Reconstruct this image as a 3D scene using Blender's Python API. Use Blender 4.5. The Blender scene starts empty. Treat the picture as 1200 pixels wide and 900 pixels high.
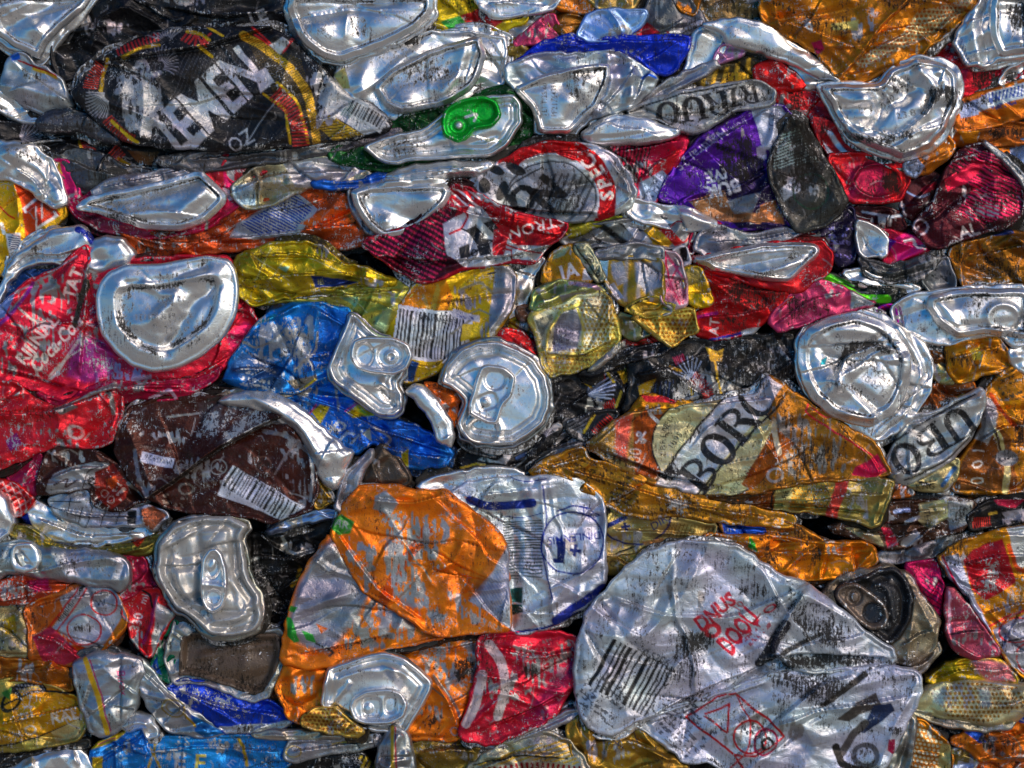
import bpy, math, random
import numpy as np
from mathutils import Vector, Matrix

# ------------------------------------------------------------------ camera, world, sun, exposure
C = bpy.context.scene
S = 0.0004                      # metres per photo pixel (a 66 mm can end is about 165 px)
CX, CY = 600.0, 450.0           # photo centre
BASE = 0.62                     # height of the photo centre above the ground
LENS, DIST = 100.0, 1200 * S * 100.0 / 36.0
cam_d = bpy.data.cameras.new('camera'); cam = bpy.data.objects.new('camera', cam_d)
C.collection.objects.link(cam); C.camera = cam
cam_d.lens = LENS; cam_d.sensor_width = 36; cam_d.clip_start = 0.05; cam_d.clip_end = 900
LEAN = math.radians(13)         # the bale leans back a little and the camera looks down on it squarely
cam.location = (0, -DIST * math.cos(LEAN), BASE + DIST * math.sin(LEAN)); cam.rotation_euler = (math.pi / 2 - LEAN, 0, 0)
SUN_EL, SUN_AZ = math.radians(34), math.radians(138)     # azimuth measured clockwise from +Y
W = bpy.data.worlds.new('World'); C.world = W; W.use_nodes = True
nt = W.node_tree; nt.nodes.clear()
sky = nt.nodes.new('ShaderNodeTexSky'); sky.sky_type = 'NISHITA'; sky.sun_disc = False
sky.sun_elevation = SUN_EL; sky.sun_rotation = SUN_AZ; sky.air_density = 1.0; sky.dust_density = 0.3; sky.ozone_density = 3.0
bg = nt.nodes.new('ShaderNodeBackground'); bg.inputs[1].default_value = 0.13
wo = nt.nodes.new('ShaderNodeOutputWorld'); hs = nt.nodes.new('ShaderNodeHueSaturation'); hs.inputs['Saturation'].default_value = 1.75; nt.links.new(sky.outputs[0], hs.inputs['Color']); nt.links.new(hs.outputs[0], bg.inputs[0]); nt.links.new(bg.outputs[0], wo.inputs[0])
sd_ = bpy.data.lights.new('sun', 'SUN'); sd_.energy = 2.5; sd_.angle = math.radians(38); sd_.color = (1.0, 0.80, 0.58)
sun = bpy.data.objects.new('sun', sd_); C.collection.objects.link(sun); sun.location = (-1, -2, 3)
sv = Vector((math.sin(SUN_AZ) * math.cos(SUN_EL), math.cos(SUN_AZ) * math.cos(SUN_EL), math.sin(SUN_EL)))
sun.rotation_euler = sv.to_track_quat('Z', 'Y').to_euler()
C.view_settings.view_transform = 'Standard'; C.view_settings.look = 'None'; C.view_settings.exposure = -0.2; C.view_settings.gamma = 1
C.cycles.max_bounces = 6; C.cycles.glossy_bounces = 3; C.cycles.diffuse_bounces = 2; C.cycles.caustics_reflective = False
C.cycles.sample_clamp_indirect = 4

# ------------------------------------------------------------------ materials
def N(t, typ, **kw):
    n = t.nodes.new(typ)
    for k, v in kw.items(): setattr(n, k, v)
    return n
def math_(t, op, a, b=None, clamp=False):
    n = N(t, 'ShaderNodeMath', operation=op, use_clamp=clamp)
    for i, v in enumerate((a, b)):
        if v is None: continue
        if hasattr(v, 'is_output'): t.links.new(v, n.inputs[i])
        else: n.inputs[i].default_value = v
    return n.outputs[0]
def ramp(t, v, lo, hi):
    n = N(t, 'ShaderNodeMapRange', clamp=True); n.inputs[1].default_value = lo; n.inputs[2].default_value = hi
    t.links.new(v, n.inputs[0]); return n.outputs[0]
def mix(t, f, a, b):
    n = N(t, 'ShaderNodeMix', data_type='RGBA')
    for i, v in ((0, f), (6, a), (7, b)):
        if hasattr(v, 'is_output'): t.links.new(v, n.inputs[i])
        else: n.inputs[i].default_value = v if i == 0 else (*v, 1)
    return n.outputs[2]
def noise(t, vec, scale, detail=4, rough=.6, dist=0):
    n = N(t, 'ShaderNodeTexNoise'); n.inputs['Scale'].default_value = scale; n.inputs['Detail'].default_value = detail
    n.inputs['Roughness'].default_value = rough; n.inputs['Distortion'].default_value = dist
    t.links.new(vec, n.inputs['Vector']); return n.outputs[0]
def stretched(t, vec, sc, rot=0):
    n = N(t, 'ShaderNodeMapping'); n.inputs['Scale'].default_value = sc; n.inputs['Rotation'].default_value = (0, rot, 0)
    t.links.new(vec, n.inputs[0]); return n.outputs[0]

def can_material(name, rough=.40, bare_rough=.33, scratch=1.0, grime=1.0, bump=1.0, lum=1.0):
    """colour attribute 'art' = printed ink (alpha: ink present); 'surf' = metal, dirt, wear. Scratches and grime by noise."""
    m = bpy.data.materials.new(name); m.use_nodes = True; t = m.node_tree; t.nodes.clear()
    out = N(t, 'ShaderNodeOutputMaterial'); P = N(t, 'ShaderNodeBsdfPrincipled'); t.links.new(P.outputs[0], out.inputs[0])
    art = N(t, 'ShaderNodeAttribute', attribute_name='art'); srf = N(t, 'ShaderNodeAttribute', attribute_name='surf')
    sep = N(t, 'ShaderNodeSeparateColor'); t.links.new(srf.outputs['Color'], sep.inputs[0])
    metal, dirt, wear = sep.outputs[0], sep.outputs[1], sep.outputs[2]
    geo = N(t, 'ShaderNodeNewGeometry'); pos = geo.outputs['Position']
    # bare scratches: fine vertical hairs plus flakes
    hair = noise(t, stretched(t, pos, (1500, 1500, 190), .12), 1, 4, .65)
    hair2 = noise(t, stretched(t, pos, (420, 420, 2300), .5), 1, 3, .6)
    flake = noise(t, stretched(t, pos, (520, 520, 420)), 1, 7, .74, .6)
    patch = noise(t, pos, 62, 3, .55, .3)
    a = math_(t, 'ADD', math_(t, 'MULTIPLY', ramp(t, hair, .33, .67), .30), math_(t, 'MULTIPLY', ramp(t, flake, .36, .64), .42))
    a = math_(t, 'ADD', a, math_(t, 'MULTIPLY', ramp(t, patch, .32, .68), .28))
    a = math_(t, 'ADD', a, math_(t, 'MULTIPLY', wear, .36 * scratch))
    bare = ramp(t, a, .80, .84)
    b2 = ramp(t, math_(t, 'ADD', hair2, math_(t, 'MULTIPLY', math_(t, 'SUBTRACT', patch, .5), .5)), .70, .73)
    bare = math_(t, 'MAXIMUM', bare, math_(t, 'MULTIPLY', b2, .8))
    ink = math_(t, 'MULTIPLY', art.outputs['Alpha'], math_(t, 'SUBTRACT', 1, bare))
    alu = mix(t, noise(t, pos, 300, 3), tuple(lum * v for v in (.68, .68, .69)), tuple(lum * v for v in (.84, .83, .81)))
    rub = math_(t, 'ADD', math_(t, 'MULTIPLY', ramp(t, hair, .33, .67), .5), math_(t, 'MULTIPLY', ramp(t, flake, .36, .64), .5))
    rub = math_(t, 'ADD', rub, math_(t, 'MULTIPLY', math_(t, 'SUBTRACT', patch, .5), .9))
    rub = math_(t, 'MULTIPLY', ramp(t, math_(t, 'ADD', rub, math_(t, 'MULTIPLY', wear, .3)), .55, .95), .15 * scratch)      # scuffed, greyed ink
    inkc = mix(t, rub, art.outputs['Color'], (.22, .215, .22))
    col = mix(t, ink, alu, inkc)
    # grime: smears dragged vertically and speckle
    sm = noise(t, stretched(t, pos, (900, 900, 120), -.15), 1, 5, .7)
    sp = noise(t, stretched(t, pos, (700, 700, 700)), 1, 8, .8, .3)
    big = noise(t, stretched(t, pos, (48, 48, 70)), 1, 3, .6, .4)
    g = math_(t, 'ADD', math_(t, 'MULTIPLY', ramp(t, sm, .36, .64), .42), math_(t, 'MULTIPLY', ramp(t, sp, .38, .62), .34))
    g = math_(t, 'ADD', g, math_(t, 'MULTIPLY', ramp(t, big, .33, .67), .24))
    g = math_(t, 'ADD', g, math_(t, 'MULTIPLY', dirt, .34 * grime))
    gm = ramp(t, g, .72, .93)
    gcol = mix(t, sp, (.004, .004, .004), (.028, .023, .018))
    col = mix(t, math_(t, 'MULTIPLY', gm, .95), col, gcol)
    film = ramp(t, g, .60, .80)                                    # thin dark film round the smears
    col = mix(t, math_(t, 'MULTIPLY', film, .18), col, (.03, .027, .024))
    t.links.new(math_(t, 'SUBTRACT', .5, math_(t, 'MULTIPLY', gm, .42)), P.inputs['Specular IOR Level'])
    t.links.new(col, P.inputs['Base Color'])
    met = math_(t, 'MAXIMUM', math_(t, 'MULTIPLY', math_(t, 'MULTIPLY', metal, .92), ink), math_(t, 'MULTIPLY', math_(t, 'SUBTRACT', 1, ink), .93 if lum == 1 else .7))
    met = math_(t, 'MULTIPLY', met, math_(t, 'SUBTRACT', 1, gm))
    t.links.new(met, P.inputs['Metallic'])
    r = math_(t, 'ADD', math_(t, 'MULTIPLY', ink, rough - bare_rough), bare_rough)
    r = math_(t, 'ADD', r, math_(t, 'MULTIPLY', math_(t, 'SUBTRACT', flake, .5), .25))
    r = math_(t, 'ADD', r, math_(t, 'MULTIPLY', math_(t, 'ADD', gm, math_(t, 'MULTIPLY', film, .4)), .38), clamp=True)
    t.links.new(r, P.inputs['Roughness'])
    bp = N(t, 'ShaderNodeBump'); bp.inputs['Strength'].default_value = .28 * bump; bp.inputs['Distance'].default_value = .0012
    rid = math_(t, 'ABSOLUTE', math_(t, 'SUBTRACT', noise(t, stretched(t, pos, (230, 230, 330)), 1, 3, .5, .8), .5))      # hairline folds
    h = math_(t, 'ADD', math_(t, 'MULTIPLY', flake, .14), math_(t, 'MULTIPLY', math_(t, 'MINIMUM', rid, .06), 3.2))
    h = math_(t, 'SUBTRACT', h, math_(t, 'MULTIPLY', bare, .02))
    h = math_(t, 'ADD', h, math_(t, 'MULTIPLY', gm, .05))
    t.links.new(h, bp.inputs['Height']); t.links.new(bp.outputs[0], P.inputs['Normal'])
    return m
MAT = {
    'ink': can_material('printed_can_metal', .42, .44, lum=.58),
    'end': can_material('bare_can_end_metal', .36, .35, .6, .9, .5),
    'dull': can_material('dusty_can_metal', .42, .40, .8, 1.35, 1.0),
    'clean': can_material('lid_metal', .34, .34, .3, .7, .35),
}

# ------------------------------------------------------------------ numeric helpers (all in photo pixels, y down)
F = np.float32
def P_(s):
    if isinstance(s, str): return np.array([[float(v) for v in q.split(',')] for q in s.split()], F)
    return np.array(s, F)
def chaikin(p, n=2, closed=True):
    for _ in range(n):
        q = np.roll(p, -1, 0) if closed else p[1:]
        a = p if closed else p[:-1]
        r = np.empty((len(a) * 2, 2), F); r[0::2] = a * .87 + q * .13; r[1::2] = a * .13 + q * .87
        if not closed: r = np.vstack([p[:1], r, p[-1:]])
        p = r
    return p
def seg_dist(x, y, pts, closed, want=False):
    best = np.full(x.shape, 1e12, F); bx = by = None
    if want: bx = np.zeros(x.shape, F); by = np.zeros(x.shape, F)
    n = len(pts)
    for i in range(n if closed else n - 1):
        ax, ay = pts[i]; dx, dy = pts[(i + 1) % n] - pts[i]; L = dx * dx + dy * dy + 1e-9
        t = np.clip(((x - ax) * dx + (y - ay) * dy) / L, 0, 1)
        qx = ax + t * dx; qy = ay + t * dy; d = (x - qx) ** 2 + (y - qy) ** 2
        if want:
            k = d < best; bx[k] = qx[k]; by[k] = qy[k]; best[k] = d[k]
        else: np.minimum(best, d, out=best)
    best = np.sqrt(best)
    return (best, bx, by) if want else best
def inside(x, y, pts):
    r = np.zeros(x.shape, bool); n = len(pts)
    for i in range(n):
        x1, y1 = pts[i]; x2, y2 = pts[(i + 1) % n]
        if y1 == y2: continue
        c = (y1 > y) != (y2 > y)
        r ^= c & (x < (x2 - x1) * (y - y1) / (y2 - y1) + x1)
    return r
_lat = {}
def vnoise(x, y, seed):
    if seed not in _lat: _lat[seed] = np.random.RandomState(seed % 9973).rand(64, 64).astype(F)
    T = _lat[seed]; xi = np.floor(x).astype(int); yi = np.floor(y).astype(int)
    fx = x - xi; fy = y - yi; fx = fx * fx * fx * (fx * (fx * 6 - 15) + 10); fy = fy * fy * fy * (fy * (fy * 6 - 15) + 10)
    a, b, c, d = xi & 63, (xi + 1) & 63, yi & 63, (yi + 1) & 63
    return (T[a, c] * (1 - fx) * (1 - fy) + T[b, c] * fx * (1 - fy) + T[a, d] * (1 - fx) * fy + T[b, d] * fx * fy) * 2 - 1
def tri_noise(x, y, seed):
    """flat triangular facets: random heights on a triangle lattice, joined by straight folds"""
    vnoise(x[:1, :1], y[:1, :1], seed); T = _lat[seed]; a = x - y * .5774; b = y * 1.1547
    ia = np.floor(a).astype(int); ib = np.floor(b).astype(int); fa = a - ia; fb = b - ib
    p, q, r, s = ia & 63, (ia + 1) & 63, ib & 63, (ib + 1) & 63; low = fa + fb < 1
    return np.where(low, T[p, r] * (1 - fa - fb) + T[q, r] * fa + T[p, s] * fb, T[q, s] * (fa + fb - 1) + T[p, s] * (1 - fa) + T[q, r] * (1 - fb)) * 2 - 1
def sst(v, a, b):
    t = np.clip((v - a) / (b - a), 0, 1); return t * t * (3 - 2 * t)
def rot(x, y, cx, cy, deg):
    a = math.radians(deg); c, s = math.cos(a), math.sin(a); dx, dy = x - cx, y - cy
    return dx * c + dy * s, -dx * s + dy * c

# text as triangles from Blender's own font
_txt = {}
def text_tris(s, bold=0.0, shear=0.0):
    k = (s, bold, shear)
    if k not in _txt:
        cu = bpy.data.curves.new('t', 'FONT'); cu.body = s; cu.resolution_u = 2; cu.offset = bold; cu.shear = shear
        cu.align_x = 'CENTER'; cu.align_y = 'BOTTOM_BASELINE'
        o = bpy.data.objects.new('t', cu); C.collection.objects.link(o)
        dg = bpy.context.evaluated_depsgraph_get(); me = o.evaluated_get(dg).to_mesh(); me.calc_loop_triangles()
        v = np.zeros(len(me.vertices) * 3, F); me.vertices.foreach_get('co', v); v = v.reshape(-1, 3)[:, :2]
        f = np.zeros(len(me.loop_triangles) * 3, np.int32); me.loop_triangles.foreach_get('vertices', f)
        tr = v[f.reshape(-1, 3)].copy(); o.evaluated_get(dg).to_mesh_clear()
        bpy.data.objects.remove(o); bpy.data.curves.remove(cu)
        if len(tr):
            lo = tr.reshape(-1, 2).min(0); hi = tr.reshape(-1, 2).max(0); tr[..., 0] -= (lo[0] + hi[0]) / 2
            tr /= .73
            tr[..., 1] -= .5
        _txt[k] = tr
    return _txt[k]
def tri_cov(u, v, tris):
    """coverage of points by triangles (u right, v up)"""
    r = np.zeros(u.shape, bool)
    for t in tris:
        lo = t.min(0); hi = t.max(0)
        k = np.nonzero((u >= lo[0]) & (u <= hi[0]) & (v >= lo[1]) & (v <= hi[1]) & ~r)[0]
        if not len(k): continue
        a, b, c = t; uu, vv = u[k], v[k]
        s1 = (b[0] - a[0]) * (vv - a[1]) - (b[1] - a[1]) * (uu - a[0])
        s2 = (c[0] - b[0]) * (vv - b[1]) - (c[1] - b[1]) * (uu - b[0])
        s3 = (a[0] - c[0]) * (vv - c[1]) - (a[1] - c[1]) * (uu - c[0])
        r[k] |= ((s1 >= 0) & (s2 >= 0) & (s3 >= 0)) | ((s1 <= 0) & (s2 <= 0) & (s3 <= 0))
    return r

def lin(c):
    """hex or 0-255 triple as it looks in the photo -> linear albedo"""
    if isinstance(c, str): c = [int(c[i:i + 2], 16) for i in (0, 2, 4)]
    return np.array([(v / 255 / 12.92 if v <= 10 else ((v / 255 + .055) / 1.055) ** 2.4) for v in c], F)

class Art:
    """ink layer of one piece of sheet metal, drawn in photo pixels"""
    def __init__(s, x, y, col, metal, seed):
        s.sh = x.shape; s.X, s.Y = x, y
        w = 1.1; s.x = x + w * vnoise(x / 21, y / 17, seed) + .35 * vnoise(x / 5, y / 6, seed + 1); s.y = y + w * vnoise(x / 19, y / 16, seed + 2) + .35 * vnoise(x / 6, y / 5, seed + 3)
        s.rgb = np.zeros(x.shape + (3,), F); s.a = np.zeros(x.shape, F); s.m = np.full(x.shape, metal, F); s.seed = seed
        s.dirt = np.zeros(x.shape, F); s.wear = np.zeros(x.shape, F)
        if col is not None: s.rgb[:] = lin(col); s.a[:] = 1
    def put(s, k, col, metal=None):
        k = np.clip(k, 0, 1)
        if col is None: s.a *= 1 - k; return s
        c = lin(col)
        s.rgb[:] = s.rgb * (1 - k[..., None]) + c * k[..., None]
        s.a[:] = np.maximum(s.a, k)
        if metal is not None: s.m[:] = s.m * (1 - k) + metal * k
        return s
    def poly(s, pts, col, metal=None, soft=.6, k=1):
        pts = P_(pts); d = seg_dist(s.x, s.y, pts, True); d[~inside(s.x, s.y, pts)] *= -1
        return s.put(sst(d, -soft, soft) * k, col, metal)
    def line(s, pts, w, col, metal=None, curve=1, k=1):
        pts = P_(pts)
        if curve and len(pts) > 2: pts = chaikin(pts, 2, False)
        return s.put(sst(-seg_dist(s.x, s.y, pts, False), -w / 2 - .5, -w / 2 + .5) * k, col, metal)
    def lines(s, L, w, col, metal=None):
        for q in L.split('|'): s.line(q.strip(), w, col, metal)
        return s
    def band(s, pts, w, n, col, fill=.5, metal=None):
        """short bars across a curved band (radiating hatch)"""
        pts = chaikin(P_(pts), 2, False); L = np.r_[0, np.cumsum(np.hypot(*np.diff(pts, axis=0).T))]
        for i in range(n):
            q = (i + .5) / n * L[-1]; a = np.array([np.interp(q, L, pts[:, j]) for j in (0, 1)]); b = np.array([np.interp(q + 1, L, pts[:, j]) for j in (0, 1)])
            t = b - a if (b - a).any() else a - np.array([np.interp(q - 1, L, pts[:, j]) for j in (0, 1)])
            t = t / (np.hypot(*t) + 1e-6); nrm = np.array([-t[1], t[0]]) * w / 2
            s.line([a - nrm, a + nrm], L[-1] / n * fill, col, metal, 0)
        return s
    def ring(s, cx, cy, rx, ry, ang, w, col, metal=None, k=1):
        u, v = rot(s.x, s.y, cx, cy, ang); r = np.sqrt((u / rx) ** 2 + (v / ry) ** 2); m = (rx + ry) / 2
        if w <= 0: return s.put(sst((1 - r) * m, -.6, .6) * k, col, metal)
        return s.put(sst(-np.abs(r - 1) * m, -w / 2 - .5, -w / 2 + .5) * k, col, metal)
    def stripes(s, pts, ang, period, fill, col, metal=None, wob=0, k=1):
        pts = P_(pts); u, v = rot(s.x, s.y, 0, 0, ang); q = (u + wob * vnoise(s.x / 9, s.y / 9, s.seed + 7)) / period; q = np.abs(q - np.round(q)) * 2
        return s.put(inside(s.x, s.y, pts) * sst(fill - q, -.18, .18) * k, col, metal)
    def dots(s, pts, period, r, col, ang=0, metal=None):
        pts = P_(pts); u, v = rot(s.x, s.y, 0, 0, ang); u, v = u / period, v / period
        o = (np.round(v).astype(int) & 1) * .5; u = u + o; d = np.hypot(u - np.round(u), v - np.round(v))
        return s.put(inside(s.x, s.y, pts) * sst(r - d, -.12, .12), col, metal)
    def barcode(s, cx, cy, w, h, ang, col='15161a', paper=None, seed=1, k=1, step=1.5):
        u, v = rot(s.x, s.y, cx, cy, -ang)
        if paper: s.put(((abs(u) < w / 2 + 3) & (abs(v) < h / 2 + 4)) * 1.0, paper, .35)
        rs = np.random.RandomState(seed); e = []; q = -w / 2
        while q < w / 2:
            a = step * rs.choice([.8, .8, 1.3, 1.9]); e.append((q, min(q + a, w / 2))); q += a + step * rs.choice([1, 1.2, 1.8])
        m = np.zeros(s.sh, F)
        for a, b in e: m = np.maximum(m, sst(np.minimum(u - a, b - u), -.45, .45))
        return s.put(m * (abs(v) < h / 2) * k, col, .1)
    def text(s, st, cx, cy, h, ang=0, col='e8e4dc', metal=None, sx=1.0, bold=.0, shear=0, flip=False, k=1, arc=0):
        """capital letters h px high, ang = degrees the line climbs to the right, flip = mirrored"""
        if arc:                                                   # letters set round a circle of radius arc
            n = len(st); a0 = ang; stp = math.degrees(h * .95 * sx / abs(arc))
            for i, chh in enumerate(st):
                if chh == ' ': continue
                t = a0 - (i - (n - 1) / 2) * stp * (1 if arc > 0 else -1); r = math.radians(t); q = abs(arc)
                px, py = cx + q * math.cos(r), cy - q * math.sin(r)
                s.text(chh, px, py, h, t - 90 if arc > 0 else t + 90, col, metal, sx, bold, shear, flip, k)
            return s
        tr = text_tris(st, bold, shear)
        if not len(tr): return s
        a = math.radians(ang); c, sn = math.cos(a), math.sin(a); m = np.zeros(s.sh, F)
        hw = max(abs(tr[..., 0]).max() * sx, .8) * h + 3
        u = ((s.x - cx) * c - (s.y - cy) * sn); v = ((s.x - cx) * sn + (s.y - cy) * c) * -1
        k0 = (abs(u) < hw) & (abs(v) < h * 1.1 + 2); idx = np.nonzero(k0.ravel())[0]
        if not len(idx): return s
        U, V = u.ravel()[idx], v.ravel()[idx]; acc = np.zeros(len(idx), F)
        if flip: U = -U
        for ox, oy in ((-.3, -.15), (.3, .15), (-.12, .35), (.12, -.35)):
            acc += tri_cov((U + ox) / (h * sx), (V + oy) / h, tr)
        mm = m.ravel(); mm[idx] = acc / 4 * k
        return s.put(mm.reshape(s.sh), col, metal)
    def slab(s, st, cx, cy, h, ang, w=.8, col='17151a', gap=1.06, edge=None):
        """heavy serif capitals of the beer label"""
        a = math.radians(ang); n = len(st)
        for i, ch in enumerate(st):
            o = (i - (n - 1) / 2) * h * w * gap; px, py = cx + o * math.cos(a), cy - o * math.sin(a)
            u, v = rot(s.x, s.y, px, py, -ang); u = u / (h * w); v = -v / h
            box = lambda a0, a1, b0, b1: np.minimum(np.minimum(u - a0, a1 - u), np.minimum(v - b0, b1 - v))
            def el(x0, y0, rx, ry): return (1 - np.sqrt(((u - x0) / rx) ** 2 + ((v - y0) / ry) ** 2)) * min(rx, ry)
            def bowl(y0, rx, ry): return np.minimum(np.minimum(el(-.06, y0, rx, ry), -el(-.04, y0, rx - .2, ry - .11)), u + .1)
            st_ = np.maximum(box(-.4, -.14, -.5, .5), np.maximum(box(-.5, -.02, .41, .5), box(-.5, -.02, -.5, -.41)))
            if ch == 'B': g = np.maximum(st_, np.maximum(bowl(.235, .46, .265), bowl(-.235, .52, .265)))
            elif ch == 'R': g = np.maximum(st_, np.maximum(bowl(.23, .48, .27), np.maximum(np.minimum(np.minimum(u + v * .75 - .0 + .0, .3 - u - v * .75), np.minimum(.02 - v, v + .5)) , box(.22, .5, -.5, -.41))))
            elif ch == 'O': g = np.minimum(el(0, 0, .5, .51), -el(0, 0, .24, .38))
            elif ch == 'G': g = np.maximum(np.minimum(np.minimum(el(0, 0, .5, .51), -el(0, 0, .24, .38)), np.maximum(.1 - u, abs(v) - .2)), box(.05, .5, -.12, -.02))
            elif ch == 'U': g = np.maximum(np.maximum(np.minimum(np.minimum(el(0, -.1, .44, .41), -el(0, -.08, .2, .29)), -.1 - v), np.maximum(box(-.44, -.2, -.12, .5), box(.24, .44, -.12, .5))), np.maximum(box(-.54, -.08, .42, .5), box(.1, .55, .42, .5)))
            else: g = np.maximum(box(-.13, .13, -.5, .5), np.maximum(box(-.5, .5, .38, .5), box(-.25, .25, -.5, -.41)))
            if edge: s.put(sst(g * h, -2.6, -1.6), edge)
            s.put(sst(g * h, -.5, .5), col, .15)
        return s
    def wing(s, cx, cy, r, a0, a1, n, col='c8c8ce', w=1.3, inner=.25):
        """a fan of curved feathers"""
        for i in range(n):
            t = math.radians(a0 + (a1 - a0) * i / max(1, n - 1)); q = r * (1 - .35 * abs(i / max(1, n - 1) - .45)); b = t + .35
            s.line([(cx + inner * r * math.cos(t), cy - inner * r * math.sin(t)), (cx + .65 * q * math.cos(t + .12), cy - .65 * q * math.sin(t + .12)), (cx + q * math.cos(b - .25), cy - q * math.sin(b - .25))], w, col, .5)
        return s
    def lines_of_text(s, cx, cy, w, n, h, ang, col, seed=3, k=.8, gap=1.7):
        """small print too fine to read: rows of broken dashes"""
        u, v = rot(s.x, s.y, cx, cy, -ang); rs = np.random.RandomState(seed); m = np.zeros(s.sh, F)
        for i in range(n):
            vy = (i - (n - 1) / 2) * h * gap; ww = w * rs.uniform(.7, 1)
            row = (abs(v - vy) < h * .5) & (abs(u) < ww / 2)
            lt = (vnoise(u / (h * .42), v / (h * .5) + i * 7, seed + 20) > -.12) & (vnoise(u / (h * 2.6), v * 0 + i * 3.3, seed + 31) > -.55)
            m = np.maximum(m, row * lt)
        return s.put(m * k, col, None)
    def smear(s, pts, amt=1):
        """a patch of grime with its own outline"""
        pts = P_(pts); d = seg_dist(s.X, s.Y, pts, True); d[~inside(s.X, s.Y, pts)] *= -1
        s.dirt += amt * sst(d + 3 * vnoise(s.X / 4, s.Y / 9, s.seed + 40), -3, 5); return s
    def scuff(s, pts, cover=.5, col='a39e9e'):
        """ink dragged off in vertical streaks, leaving dull grey metal"""
        pts = P_(pts); d = seg_dist(s.X, s.Y, pts, True); d[~inside(s.X, s.Y, pts)] *= -1
        n = .55 * vnoise(s.X / 2.6, s.Y / 13, s.seed + 70) + .45 * vnoise(s.X / 5, s.Y / 6, s.seed + 71) + .35 * vnoise(s.X / 15, s.Y / 19, s.seed + 72)
        return s.put(sst(n + np.clip(d / 9, -1.5, .6) - .6 - (.5 - cover), -.10, .12), col, .75)
    def worn(s, pts, amt=1):
        pts = P_(pts); d = seg_dist(s.X, s.Y, pts, True); d[~inside(s.X, s.Y, pts)] *= -1
        s.wear += amt * sst(d + 3 * vnoise(s.X / 5, s.Y / 5, s.seed + 44), -3, 5); return s

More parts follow.
